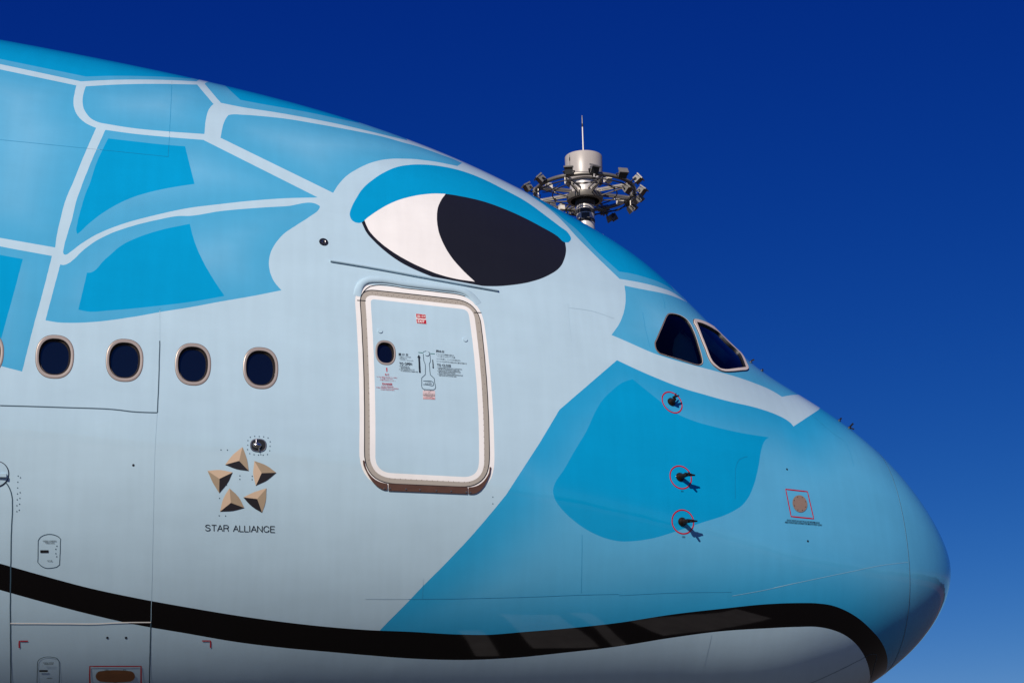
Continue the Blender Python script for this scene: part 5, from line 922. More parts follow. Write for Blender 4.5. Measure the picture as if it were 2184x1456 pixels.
pts, edges = [], []
def constrain(P, closed=True):
    P = P.copy()
    P[:, 1] = np.clip(P[:, 1], -0.02, math.pi + 0.02)
    b = len(pts)
    pts.extend([(p[0] * US, p[1] * VS) for p in P])
    n = len(P)
    for i in range(n if closed else n - 1):
        edges.append((b + i, b + (i + 1) % n))
S0, S1 = 0.012, 1.15
for n_, m_, P in regions:
    constrain(resample(P, True, 0.12))
for n_, P in holes:
    constrain(P)
constrain(np.stack([np.full(90, SR), np.linspace(-0.02, math.pi + 0.02, 90)], -1), False)
fr = np.linspace(0, math.pi, 86)
for s_ in (S0, S1):
    constrain(np.stack([np.full(86, s_), fr], -1), False)
for f_ in (0, math.pi):
    sv = np.linspace(S0, S1, 130)
    constrain(np.stack([sv, np.full(130, f_)], -1), False)
gs = np.concatenate([np.linspace(S0, .3, 40)[1:], np.linspace(.3, S1, 120)[1:-1]])
for i, s_ in enumerate(gs):
    for f_ in fr[1:-1]:
        pts.append((s_ * US, (f_ + (0.5 if i % 2 else 0) * (fr[1] - fr[0]) * 0.98) * VS))
cdt = delaunay_2d_cdt([Vector(p) for p in pts], edges, [], 0, 1e-6, False)
V2 = np.array([(v.x / US, v.y / VS) for v in cdt[0]])
T = np.array([t for t in cdt[2] if len(t) == 3])
cen = V2[T].mean(1)
ok = (cen[:, 0] > S0) & (cen[:, 0] < S1) & (cen[:, 1] > 0) & (cen[:, 1] < math.pi)
e1 = V2[T[:, 1]] - V2[T[:, 0]]; e2 = V2[T[:, 2]] - V2[T[:, 0]]
ar = e1[:, 0] * e2[:, 1] - e1[:, 1] * e2[:, 0]
ok &= np.abs(ar) > 1e-12
T, cen, ar = T[ok], cen[ok], ar[ok]
V2[:, 0] = np.clip(V2[:, 0], S0, S1)
P3 = sp(V2[:, 0], V2[:, 1]); N3 = sn(V2[:, 0], V2[:, 1])
# outward winding
fn = np.cross(P3[T[:, 1]] - P3[T[:, 0]], P3[T[:, 2]] - P3[T[:, 0]])
flip = (fn * N3[T[:, 0]]).sum(-1) < 0
T[flip] = T[flip][:, ::-1]
owner = np.full(len(T), -1)
for i, (n_, m_, P) in enumerate(regions):
    owner[inside(P, cen)] = i
hole = np.full(len(T), -1)
for i, (n_, P) in enumerate(holes):
    hole[inside(P, cen)] = i
radome = cen[:, 0] < SR
MIR = np.array([1, -1, 1.0])

def airbrush(idx, P, verts2):
    """0 at the panel's rim, 1 well inside: the livery's soft airbrushed edge"""
    q = P[(P[:, 1] > 0.03) & (P[:, 1] < math.pi - 0.03) & (P[:, 0] > 0.1)]
    B = sp(q[:, 0], q[:, 1])
    A = sp(verts2[:, 0], verts2[:, 1])
    d = np.full(len(A), 9.0)
    for b in range(0, len(B), 40):
        d = np.minimum(d, np.sqrt(((A[:, None] - B[None, b:b + 40])**2).sum(-1)).min(1))
    t = np.clip(d / 0.8, 0, 1)
    return t * t * (3 - 2 * t)

def emit(name, mask, mats, midx=None, parent=airliner, mirror=False, off=0.0, attr=None):
    t = T[mask]
    if len(t) == 0:
        return None
    u, inv = np.unique(t, return_inverse=True)
    inv = inv.reshape(t.shape)
    P, N = P3[u] + N3[u] * off, N3[u]
    if mirror:
        P, N, inv = P * MIR, N * MIR, inv[:, ::-1]
    return obj(name, P, inv, mats, parent, midx, normals=N, attr=None if attr is None else attr(V2[u]))

near_solid = hole < 0
base_o = emit("fuselage_skin", (owner < 0) & near_solid & ~radome, M['base'])
passenger_door = None
for i, (n_, m_, P) in enumerate(regions):
    at = (lambda v, i=i, P=P: airbrush(i, P, v)) if m_ == 'mid' else None
    par = airliner
    if n_ in ('door_frame', 'door_border'):
        continue
    o = emit(n_, (owner == i) & near_solid & ~radome, M['midnose' if n_ == 'nose_panel' else m_], attr=at, parent=par)
    if n_ == 'passenger_door':
        passenger_door = o
for i, (n_, m_, P) in enumerate(regions):
    if n_ in ('door_frame', 'door_border'):
        emit(n_, (owner == i) & near_solid, M[m_], parent=passenger_door)
inose = [i for i, r in enumerate(regions) if r[0] == 'nose_panel'][0]
# radome: near half and its mirror, and the nose cap
tr_ = T[radome & near_solid]
u, inv = np.unique(tr_, return_inverse=True); inv = inv.reshape(tr_.shape)
Pn, Nn = P3[u], N3[u]
capf = np.linspace(0, math.pi, 86)
cap = sp(np.full(86, S0), capf); capn = sn(np.full(86, S0), capf)
tip = np.array([[0, 0, sp(0.0001, 1.0)[2]]])
vv = np.vstack([Pn, Pn * MIR, cap, cap * MIR, tip]); nn = np.vstack([Nn, Nn * MIR, capn, capn * MIR, [[1, 0, 0]]])
k = len(Pn)
ff = [tuple(t) for t in inv] + [tuple(t[::-1] + k) for t in inv]
c0 = 2 * k
for i in range(85):
    ff.append((c0 + i, c0 + i + 1, len(vv) - 1)); ff.append((c0 + 86 + i + 1, c0 + 86 + i, len(vv) - 1))
av = np.concatenate([airbrush(0, regions[inose][2], V2[u])] * 2 + [np.ones(86 * 2 + 1)])
radome_o = obj("radome", vv, ff, M['midnose'], airliner, normals=nn, attr=av)

# far side of the fuselage, same scheme mirrored
mlist = ['base', 'mid', 'deep', 'white', 'black', 'pupil', 'beige']
far = ~radome & ~((hole >= 0) & np.array([holes[h][0] == 'cockpit' if h >= 0 else False for h in hole]))
fm = np.array([mlist.index(regions[o][1]) if o >= 0 else 0 for o in owner])[far]
emit("fuselage_skin", far, [M[k] for k in mlist], midx=fm, mirror=True)
# plain barrel behind the modelled nose section
nb = 96
ang = np.linspace(0, 2 * math.pi, nb, endpoint=False)
ring = np.array([sp(S1, a) if a <= math.pi else sp(S1, 2 * math.pi - a) * MIR for a in ang])
bv = np.vstack([ring, ring + np.array([-16.0, 0, 0])])
obj("fuselage_barrel", bv, [(i, nb + i, nb + (i + 1) % nb, (i + 1) % nb) for i in range(nb)], M['base'], airliner, smooth=True)

# ------------------------------------------------------------------ strips, flats and lettering on the skin
def strip(mb, P, width, h=0.002, closed=False, mi=0, offset=0.0):
    P = resample(P, False, 0.08)
    s, f = P[:, 0], P[:, 1]
    A = sp(s, f); N = sn(s, f)
    keep = np.concatenate([[True], np.linalg.norm(np.diff(A, axis=0), axis=1) > 1e-4])
    A, N = A[keep], N[keep]
    closed = np.linalg.norm(A[0] - A[-1]) < 0.004 and len(A) > 6
    if closed:
        A, N = A[:-1], N[:-1]
        tg = np.roll(A, -1, 0) - np.roll(A, 1, 0)
    else:
        tg = np.gradient(A, axis=0) if len(A) > 1 else np.ones_like(A)
    tg /= np.linalg.norm(tg, axis=1, keepdims=True) + 1e-12
    sd = np.cross(N, tg)
    L = A + sd * (width / 2 + offset) + N * h; R = A - sd * (width / 2 - offset) + N * h
    n = len(A)
    F = [(i, n + i, n + (i + 1) % n, (i + 1) % n) for i in range(n if closed else n - 1)]
    mb.add(np.vstack([L, R]), F, mi)
    return A, N, tg, sd

def strips(name, lines, m, width, h=0.002, parent=airliner):
    for P in lines:
        mb = MB()
        strip(mb, dec(P), width, h)
        mb.build(name, m, parent)

def fill(name, P, m, h=0.002, parent=airliner, thick=False, grid=0.09, mb=None, mi=0):
    """a flat print or thin plate lying on the skin inside outline P"""
    P = np.array([p for i, p in enumerate(P) if i == 0 or np.abs(p - P[i-1]).max() > 1e-5])
    lo, hi = P.min(0), P.max(0)
    pp = [(p[0] * US, p[1] * VS) for p in P]
    ee = [(i, (i + 1) % len(P)) for i in range(len(P))]
    G = []
    for a in np.arange(lo[0] + grid / US / 2, hi[0], grid / US):
        for b in np.arange(lo[1] + grid / VS / 2, hi[1], grid / VS):
            G.append((a, b))
    if G:
        G = np.array(G)
        pp += [(g[0] * US, g[1] * VS) for g in G[inside(P, G)]]
    r = delaunay_2d_cdt([Vector(p) for p in pp], ee, [], 0, 1e-6, False)
    v = np.array([(q.x / US, q.y / VS) for q in r[0]])
    t = np.array([q for q in r[2] if len(q) == 3])
    t = t[inside(P, v[t].mean(1))]
    A = sp(v[:, 0], v[:, 1]); N = sn(v[:, 0], v[:, 1])
    fn_ = np.cross(A[t[:, 1]] - A[t[:, 0]], A[t[:, 2]] - A[t[:, 0]])
    fl = (fn_ * N[t[:, 0]]).sum(-1) < 0
    t[fl] = t[fl][:, ::-1]
    own = mb is None
    mb = mb or MB()
    mb.add(A + N * h, t, mi)
    if thick:
        q = sp(P[:, 0], P[:, 1]); qn = sn(P[:, 0], P[:, 1]); n = len(P)
        F = [(i, (i + 1) % n, n + (i + 1) % n, n + i) for i in range(n)]
        mb.add(np.vstack([q + qn * h, q - qn * 0.004]), F, mi)
    if own:
        return mb.build(name, m, parent)

LNS = DATA['LN']
strips("skin_seam", LNS['seam_dark'], M['seam'], 0.010)
def paint_under(P):
    k = None
    for n_, m_, R_ in regions:
        if inside(R_, P)[0]:
            k = m_
    return k
for P in LNS['seam_faint']:
    P = resample(dec(P), False, 0.06)
    kinds = [paint_under((P[i] + P[i + 1])[None] / 2) for i in range(len(P) - 1)]
    mb, used = MB(), [None, 'mid', 'deep']
    i = 0
    while i < len(kinds):
        j = i
        while j + 1 < len(kinds) and kinds[j + 1] == kinds[i]:
            j += 1
        strip(mb, P[i:j + 2], 0.0045, 0.0012, mi={'mid': 1, 'deep': 2}.get(kinds[i], 0))
        i = j + 1
    mb.build("skin_seam", [M['faint'], M['faint_mid'], M['faint_deep']], airliner)
strips("sealant_line", LNS['seam_light'], M['white_seal'], 0.011, 0.004)  # sun glint on the cargo door's top edge, painted as a white strip
strips("skin_seam", LNS['seam_light2'], M['faint_light'], 0.005, 0.0012)  # highlight along the nose seam, painted as a pale strip
strips("panel_line", LNS['chin_line'], M['seam'], 0.006)
strips("skin_seam", LNS['chin_faint'], M['faint'], 0.004, 0.0012)
rs = np.stack([np.full(80, SR), np.linspace(0.02, math.pi - 0.02, 80)], -1)
mb = MB(); strip(mb, rs, 0.008); mb.build("radome_seam", M['seam'], airliner)
mb = MB(); strip(mb, rs, 0.004, 0.003, offset=-0.006); mb.build("radome_seam", M['faint_light'], airliner)
for k, P in enumerate(LNS['door_gap']):
    mb = MB(); strip(mb, dec(P), 0.008, 0.003)
    mb.build("door_gap", M['dark'], passenger_door)

# raised rain gutter and the rounded rim over the door
mb = MB()
A, N, tg, sd = strip(MB(), dec(LNS['gutter'][0]), 0.02)
up = np.sign((sd[:, 2]).mean()) * sd
prof = [(0.010, 0.001), (0.009, 0.020), (-0.010, 0.026), (-0.016, 0.022), (-0.016, 0.001)]
n = len(A)
vv = np.vstack([A + up * a + N * b for a, b in prof])
F = [(k * n + i, k * n + i + 1, (k + 1) * n + i + 1, (k + 1) * n + i) for k in range(4) for i in range(n - 1)]
F += [tuple(k * n for k in range(5)), tuple(k * n + n - 1 for k in range(4, -1, -1))]
mb.add(vv, F)
mb.build("rain_gutter", M['base'], airliner)
mb = MB()
A, N, tg, sd = strip(MB(), dec(LNS['door_rim'][0]), 0.02)
n = len(A)
taper = np.clip(np.minimum(np.arange(n), n - 1 - np.arange(n)) / 4.0, 0.05, 1)[:, None]
vv = np.vstack([A + sd * (0.040 * math.cos(q)) + N * (0.024 * math.sin(q) * taper) for q in np.linspace(0, math.pi, 9)])
F = [(k * n + i, k * n + i + 1, (k + 1) * n + i + 1, (k + 1) * n + i) for k in range(8) for i in range(n - 1)]
mb.add(vv, F)
mb.build("door_rim", M['base'], airliner, smooth=True)

strips("red_marking", LNS['red'], M['red'], 0.013, 0.0025)
strips("access_panel", LNS['access'], M['seam'], 0.006)
strips("door_handle", LNS['handle'], M['seam'], 0.006, 0.002, passenger_door)
strips("handle_mark", LNS['greenline'], M['green'], 0.007, 0.002, passenger_door)

FLS = DATA['FL']
for i, P in enumerate(FLS['exit_red']):
    fill("exit_sign", dec(P), M['red'], 0.004, passenger_door)
fill("exit_sign", dec(FLS['exit_white'][0]), M['letter_white'], 0.002, passenger_door)
for P in FLS['arrow']:
    fill("arrow_marking", dec(P), M['ink'], 0.002, passenger_door)
fill("danger_marking", dec(FLS['redmark'][0]), M['red'], 0.002, passenger_door)
fill("placard", dec(FLS['placard'][0]), M['placard'], 0.002, passenger_door)
for P in FLS['sill']:
    fill("scuff_plate", dec(P), M['sill'], 0.012, airliner, thick=True)
fill("drain_plate", dec(FLS['pill'][0]), M['pillbrown'], 0.003)
for P in FLS['slot']:
    fill("latch_slot", dec(P), M['dark'], 0.003)
static_o = fill("static_port", dec(FLS['static'][0]), M['bronze'], 0.004)
for facets in DATA['EMB']:
    mb = MB()
    for tn, P in facets:
        fill("", dec(P), None, 0.003, mb=mb, mi='lmd'.index(tn))
    mb.build("emblem_facet", [M['gold_l'], M['gold_m'], M['gold_d']], airliner)

def lettering(body, s0, f0, e1, e2, m, parent):
    cu = bpy.data.curves.new("t", 'FONT')
    cu.body = body
    cu.resolution_u = 2
    cu.offset = 0.018
    to = bpy.data.objects.new("t", cu)
    COL.objects.link(to)
    me = bpy.data.meshes.new_from_object(to.evaluated_get(bpy.context.evaluated_depsgraph_get()))
    bpy.data.objects.remove(to)
    bpy.data.curves.remove(cu)
    if not me.vertices:
        return
    v = np.empty(len(me.vertices) * 3); me.vertices.foreach_get("co", v); v = v.reshape(-1, 3)[:, :2]
    faces = [tuple(p.vertices) for p in me.polygons]
    bpy.data.meshes.remove(me)
    lo, hi = v.min(0), v.max(0)
    v = (v - lo) / np.maximum(hi - lo, 1e-6)
    A = sp(s0, f0) + v[:, :1] * np.array(e1) + v[:, 1:] * np.array(e2)
    s, f = proj(A, s0, f0)
    return obj("lettering", sp(s, f) + sn(s, f) * 0.0055, faces, m, parent)
STROKES = dict(
    S=(.62, [[(.60, .80), (.52, .93), (.33, 1), (.13, .95), (.03, .80), (.06, .65), (.20, .565), (.44, .50), (.58, .40), (.61, .24), (.52, .07), (.31, 0), (.12, .05), (.02, .21)]]),
    T=(.60, [[(0, 1), (.6, 1)], [(.3, 1), (.3, 0)]]), A=(.66, [[(0, 0), (.33, 1), (.66, 0)], [(.12, .36), (.54, .36)]]),
    R=(.62, [[(0, 0), (0, 1), (.36, 1), (.52, .95), (.59, .80), (.58, .66), (.50, .55), (.36, .51), (0, .51)], [(.36, .51), (.51, .42), (.55, .2), (.61, 0)]]),
    L=(.50, [[(0, 1), (0, 0), (.5, 0)]]), I=(.02, [[(.01, 1), (.01, 0)]]), N=(.62, [[(0, 0), (0, 1), (.62, 0), (.62, 1)]]),
    C=(.68, [[(.66, .70), (.58, .90), (.37, 1), (.15, .92), (.02, .68), (.01, .35), (.12, .10), (.33, 0), (.56, .08), (.68, .32)]]),
    E=(.54, [[(.54, 1), (0, 1), (0, 0), (.56, 0)], [(0, .52), (.50, .52)]]))
def stroked(body, s0, f0, e1, e2, m, parent, wd=0.105):
    V, F, own, x = [], [], [], 0.0
    for li, ch in enumerate(body):
        if ch == ' ':
            x += .42
            continue
        w, ls = STROKES[ch]
        for l in ls:
            q = np.array(l) + [x, 0]
            for a, b in zip(q[:-1], q[1:]):
                d = (b - a) / np.linalg.norm(b - a); sd = np.array([-d[1], d[0]]) * wd / 2
                k = len(V)
                V += [a - sd - d * wd * .25, b - sd + d * wd * .25, b + sd + d * wd * .25, a + sd - d * wd * .25]
                F.append((k, k + 1, k + 2, k + 3)); own.append(li)
        x += w + (.20 if ch not in 'LTA' else .15)
    V = np.array(V); V[:, 0] /= V[:, 0].max(); lo, hi = V[:, 1].min(), V[:, 1].max(); V[:, 1] = (V[:, 1] - lo) / (hi - lo)
    A = sp(s0, f0) + V[:, :1] * np.array(e1) + V[:, 1:] * np.array(e2)
    s, f = proj(A, s0, f0)
    lift_ = 0.003 + 0.0001 * ((np.arange(len(V)) // 4) % 14)[:, None]
    Q = sp(s, f) + sn(s, f) * lift_
    for li in sorted(set(own)):
        ff = [f_ for f_, o_ in zip(F, own) if o_ == li]
        b = ff[0][0]
        obj("letter", Q[b:ff[-1][-1] + 1], [tuple(i - b for i in f_) for f_ in ff], m, parent)
cols = dict(ink=M['ink'], red=M['red'], white=M['letter_white'])
for k, (body, s0, f0, e1, e2, c) in enumerate(DATA['TX']):
    (stroked if k == 0 else lettering)(body, s0, f0, e1, e2, cols[c], airliner if k < 14 else passenger_door)

PTS = DATA['PTS']
def discs(name, pl, r, m, parent, h=0.004, k=8, kind=None):
    mb = MB()
    for s, f in pl:
        c, ex, ez, n = frame_at(s, f)
        q = [c + n * h + ex * (r * math.cos(2 * math.pi * i / k)) + ez * (r * math.sin(2 * math.pi * i / k)) for i in range(k)]
        q2 = [p - n * (h + .002) for p in q]
        mb.add(q + q2, [tuple(range(k))] + [(i, k + i, k + (i + 1) % k, (i + 1) % k) for i in range(k)])
    o = mb.build(name, m, parent)
    return tag(o, kind=kind)
discs("rivet", PTS['rivet'] + PTS['rivgut'], 0.0055, M['seam'], airliner, 0.002, kind="stuff")
discs("rivet", PTS['rivframe'], 0.0032, M['brown'], passenger_door, 0.002, kind="stuff")
for q in PTS['hole']:
    discs("vent_hole", [q], 0.012, M['dark'], airliner, 0.002)
for q in PTS['bolt']:
    discs("bolt", [q], 0.008, M['metal'], airliner, 0.017)
for q in PTS['stud']:
    discs("door_stud", [q], 0.024, M['base'], passenger_door, 0.008, 16)

# ------------------------------------------------------------------ cabin windows
def ringstrip(mb, A, B, mi=0):
    n = len(A)
    mb.add(np.vstack([A, B]), [(i, (i + 1) % n, n + (i + 1) % n, n + i) for i in range(n)], mi)
def lift(P2, h):
    return sp(P2[:, 0], P2[:, 1]) + sn(P2[:, 0], P2[:, 1]) * h
for i, w in enumerate(WINS):
    par = airliner if i < len(WINS) - 1 else passenger_door
    mb = MB()
    g = 0.02 if i < len(WINS) - 1 else 0.012
    r = {k: win_ring(w, k) for k in (1.035, 1.01, .99, .95, .865, .85, .80, .785, .76)}
    ringstrip(mb, lift(r[1.035], 0.0015), lift(r[1.01], 0.0015), 2)      # sealant line
    ringstrip(mb, lift(r[1.01], 0.0015), lift(r[1.01], -0.03), 2)
    ringstrip(mb, lift(r[1.01], 0.0015), lift(r[.99], 0.003), 0)
    ringstrip(mb, lift(r[.99], 0.003), lift(r[.95], 0.0035), 0)
    ringstrip(mb, lift(r[.95], 0.0035), lift(r[.865], 0.002), 0)
    ringstrip(mb, lift(r[.865], 0.002), lift(r[.85], -0.004), 1)
    ringstrip(mb, lift(r[.85], -0.004), lift(r[.80], -0.030), 1)
    ringstrip(mb, lift(r[.80], -0.030), lift(r[.785], -0.024), 0)
    ringstrip(mb, lift(r[.785], -0.024), lift(r[.76], -0.034), 1)
    o = mb.build("cabin_window" if par is airliner else "door_window", [M['frame'], M['well'], M['brown']], par, smooth=True)
    pr = win_ring(w, .775)
    c, ex, ez, n = frame_at(w[0], w[1])
    A = lift(pr, -0.036)
    tx, tz = random.uniform(-.035, .035), random.uniform(-.03, .03)
    A = A + n * (((A - c) @ ex) * tx + ((A - c) @ ez) * tz)[:, None]
    pane_par = o if par is airliner else passenger_door
    obj("window_pane", np.vstack([A, A.mean(0)[None]]), [(j, (j + 1) % len(A), len(A)) for j in range(len(A))], M['cabinglass'], pane_par, smooth=True)
    A = lift(win_ring(w, .95), -0.10)
    obj("window_shade", np.vstack([A, A.mean(0)[None]]), [(j, (j + 1) % len(A), len(A)) for j in range(len(A))], M['seat'], pane_par)  # near-black sheet standing in for the dark cabin behind the pane

# ------------------------------------------------------------------ cockpit windows, lining and seats
def inset(P2, d):
    """outline moved inwards by d metres in the skin"""
    A = sp(P2[:, 0], P2[:, 1]); N = sn(P2[:, 0], P2[:, 1])
    tg = np.roll(A, -1, 0) - np.roll(A, 1, 0)
    tg /= np.linalg.norm(tg, axis=1, keepdims=True) + 1e-9
    sd = np.cross(N, tg)
    if ((A.mean(0) - A) * sd).sum() < 0:
        sd = -sd
    s, f = proj(A + sd * d, P2[:, 0], P2[:, 1])
    return np.stack([s, f], -1)
hc = len(WINS)
for k, (outer, framemat, names) in enumerate(((cw1, 'brown', 1), (cw2o, 'cream', 2), (windscreen, 'cream', 3))):
    for side in (1, -1):
        mb = MB()
        if names == 2:
            ringstrip(mb, lift(inset(cw2o, -0.010), 0.001), lift(inset(cw2o, -0.001), 0.004), 2)
            ringstrip(mb, lift(cw2o, 0.004), lift(cw2o, 0.013), 0)
            def same(P, m):
                d = np.concatenate([[0], np.cumsum(np.linalg.norm(np.diff(np.vstack([P, P[:1]]) * [US, VS], axis=0), axis=1))])
                q = np.linspace(0, d[-1], m, endpoint=False)
                Pc = np.vstack([P, P[:1]])
                return np.stack([np.interp(q, d, Pc[:, 0]), np.interp(q, d, Pc[:, 1])], -1)
            a, b = same(cw2o, 160), same(cw2i, 160)
            j0 = np.argmin([np.abs(lift(a, 0) - np.roll(lift(b, 0), -j, 0)).sum() for j in range(160)])
            b = np.roll(b, -j0, 0)
            ringstrip(mb, lift(a, 0.013), lift(b, 0.012), 0)
            ringstrip(mb, lift(b, 0.012), lift(inset(b, 0.004), -0.012), 1)
        else:
            o1 = inset(outer, -0.008 if names == 1 else -0.02)
            ringstrip(mb, lift(o1, 0.002), lift(outer, 0.006), 0)
            i1 = inset(outer, 0.004 if names == 1 else 0.008)
            ringstrip(mb, lift(outer, 0.006), lift(i1, 0.004), 0 if names == 3 else 2)
            ringstrip(mb, lift(i1, 0.004), lift(inset(outer, 0.010 if names == 1 else 0.022), -0.014), 1)
        if side < 0:
            mb.v = [(x, -y, z) for x, y, z in mb.v]
            mb.f = [f[::-1] for f in mb.f]
        o = mb.build("cockpit_window", [M[framemat], M['dark'], M['cream'] if names == 1 else M['brown']], airliner, smooth=True)
        if names == 3:
            emit("sun_visor", hole == hc + k, M['visor'], parent=airliner, mirror=side < 0, off=-0.10)  # added sheet behind the windscreen, standing for glare in the glass
        emit("window_pane", hole == hc + k, M['screenglass' if names == 3 else 'cockpitglass'], parent=o, mirror=side < 0, off=-0.011)
# dark lining behind the skin, floor, bulkhead, glareshield, seats
lin = near_solid & (cen[:, 0] > .41) & (cen[:, 0] < .66) & (cen[:, 1] < 1.55)
for mir in (False, True):
    t = T[lin]
    u, inv = np.unique(t, return_inverse=True); inv = inv.reshape(t.shape)
    P, N = P3[u] - N3[u] * 0.07, -N3[u]
    if mir:
        P = P * MIR
    obj("cockpit_lining", P, inv, M['lining'], airliner, smooth=True)
ck = sp(0.51, 0.75)
zw = ck[2]
mb = MB()
mb.box((-3.75, 0, zw - 0.95), (2.3, 2.6, 0.06)); mb.box((-4.92, 0, zw - 0.3), (0.06, 2.7, 1.6))
mb.build("cockpit_bulkhead", M['lining'], airliner)
mb = MB()
mb.box((-2.75, 0, zw - 0.42), (0.7, 2.2, 0.18)); mb.box((-2.95, 0, zw - 0.62), (0.5, 2.1, 0.35))
for y in (-.75, -.35, .0, .35, .75):
    mb.box((-3.03, y, zw - 0.34), (0.06, 0.22, 0.16))
mb.build("instrument_panel", M['seat'], airliner)
for sy in (-0.62, 0.62):
    mb = MB()
    mb.box((-3.75, sy, zw - 0.55), (0.5, 0.5, 0.14)); mb.box((-4.05, sy, zw - 0.2), (0.14, 0.48, 0.75), Matrix.Rotation(-.2, 3, 'Y'))
    mb.box((-4.14, sy, zw + 0.27), (0.10, 0.28, 0.2), Matrix.Rotation(-.2, 3, 'Y')); mb.tube((-3.75, sy, zw - 0.92), (-3.75, sy, zw - 0.6), .1)
    mb.build("pilot_seat", M['seat'], airliner)

# ------------------------------------------------------------------ probes, lights and fittings
def local(s, f):
    c, ex, ez, n = frame_at(s, f)
    return Vector(c), Vector(ex), Vector(ez), Vector(n)
for i, (s, f) in enumerate(PTS['probe']):
    c, ex, ez, n = local(s, f)
    mb = MB()
    mb.tube(c - n * .004, c + n * .010, .047, .044, 24)
    mb.tube(c + n * .010, c + n * .034, .040, .024, 24)
    if i == 0:      # vane
        tip_ = c + n * .07 + ex * .004
        mb.tube(c + n * .02, tip_, .026, .016, 14)
        mb.tube(tip_ - ex * .02 + ez * .015, tip_ + ex * .05 + ez * .05, .014, .007, 10)
        mb.tube(c + n * .05 + ez * .02, c + n * .06 + ez * .075 + ex * .03, .008, .006, 8)
    else:
        st = c + n * .105 + ex * .03
        mb.tube(c + n * .015, st, .026, .019, 14)
        mb.tube(st - ex * .03, st + ex * .045, .020, .015, 14)
        mb.tube(st + ex * .045, st + ex * .085, .012, .008, 12)
        mb.tube(st, st + n * .055 - ex * .012, .014, .011, 10)
    po = mb.build("pitot_probe" if i else "vane_probe", M['burnt'], airliner, smooth=True)
for i, (s, f) in enumerate(PTS['topfin']):
    c, ex, ez, n = local(s, f)
    mb = MB()
    L = (.04, .015, .03, .06)[i]
    mb.tube(c - n * .01, c + n * .008, .022, .02, 12)
    mb.box(c + n * (L * .5 + .01), (.018, .012, L), Vector((0, 0, 1)).rotation_difference((n + ex * (.5 if i == 0 else .1)).normalized()).to_matrix())
    if i == 3:
        mb.box(c + n * .012 + ex * .02, (.07, .012, .012), Matrix.Rotation(.35, 3, 'Y'))
    mb.build("nose_probe", M['dark'], airliner)
# small round port with a bolted black ring
s, f = PTS['port'][0]
c, ex, ez, n = local(s, f)
def disc_local(mb, r0, r1, h0, h1, k=28, mi=0):
    A = [c + n * h0 + ex * (r0 * math.cos(2 * math.pi * i / k)) + ez * (r0 * math.sin(2 * math.pi * i / k)) for i in range(k)]
    B = [c + n * h1 + ex * (r1 * math.cos(2 * math.pi * i / k)) + ez * (r1 * math.sin(2 * math.pi * i / k)) for i in range(k)]
    mb.add(A + B, [(i, (i + 1) % k, k + (i + 1) % k, k + i) for i in range(k)], mi)
mb = MB()
disc_local(mb, .047, .045, .001, .006); disc_local(mb, .045, .022, .006, .006)
disc_local(mb, .022, .020, .006, .009, mi=1); disc_local(mb, .020, .014, .009, .005, mi=1); disc_local(mb, .014, .0005, .004, .004)
for i in range(11):
    a = 2 * math.pi * i / 9
    p = c + ex * (.034 * math.cos(a)) + ez * (.034 * math.sin(a))
    mb.tube(p + n * .005, p + n * .009, .0035, n=6, mi=1)
mb.build("service_port", [M['pupil'], M['metal']], airliner)
# recessed scanning light: oval opening with a steel lamp inside
s, f = PTS['scan'][0]
c, ex, ez, n = local(s, f)
q = superellipse(.074, .061, 40, 2.5)
def ov(k, h):
    return np.array([c + ex * (a * k) + ez * (b * k) + n * h for a, b in q])
mb = MB()
ringstrip(mb, ov(1.06, .001), ov(1.0, .005), 1); ringstrip(mb, ov(1.0, .005), ov(.93, .005), 0); ringstrip(mb, ov(.93, .005), ov(.88, .003), 1)
A = ov(.9, .0035)
mb.add(np.vstack([A, A.mean(0)[None]]), [(j, (j + 1) % 40, 40) for j in range(40)], 2)
so = mb.build("scan_light", [M['metal'], M['brown'], M['dark']], airliner)
mb = MB()
k, rows = 20, 7
P = []
for i in range(rows):
    t = i / (rows - 1) * math.pi / 2
    for j in range(k):
        a = 2 * math.pi * j / k
        P.append(c - ex * .012 + ex * (.044 * math.cos(t) * math.cos(a)) + ez * (.030 * math.cos(t) * math.sin(a)) + n * (.004 + .030 * math.sin(t)))
mb.add(P, [(i * k + j, i * k + (j + 1) % k, (i + 1) * k + (j + 1) % k, (i + 1) * k + j) for i in range(rows - 1) for j in range(k)])
mb.tube(c - ex * .02 + ez * .025 + n * .012, c - ex * .022 + ez * .055 + n * .008, .011, .009, 10)
mb.tube(c + ex * .004 - ez * .025 + n * .012, c + ex * .008 - ez * .055 + n * .006, .008, .010, 10)
mb.build("lamp", M['metal'], so, smooth=True)
# bolts on the static port
s, f = PTS['hole'][2]
for P in [dec(FLS['static'][0])]:
    cc = P.mean(0)
    for j in range(0, len(P), 5):
        discs("screw", [tuple(cc + (P[j] - cc) * .82)], .005, M['dark'], static_o, .006, 6)
# round hinge cover at the cargo door edge
s, f = PTS['hinge'][0]
c, ex, ez, n = local(s, f)
mb = MB()
disc_local(mb, .114, .110, .001, .010, 40); disc_local(mb, .110, .0005, .010, .018, 40)
rot = Matrix((ex, n, ez)).transposed()
mb.box(c + n * .02 - ez * .012 + ex * .01, (.17, .03, .03), rot)
mb.build("hinge_cover", M['base'], airliner)
mb = MB(); disc_local(mb, .120, .113, .0015, .0025, 40); mb.build("hinge_seal", M['dark'], airliner)

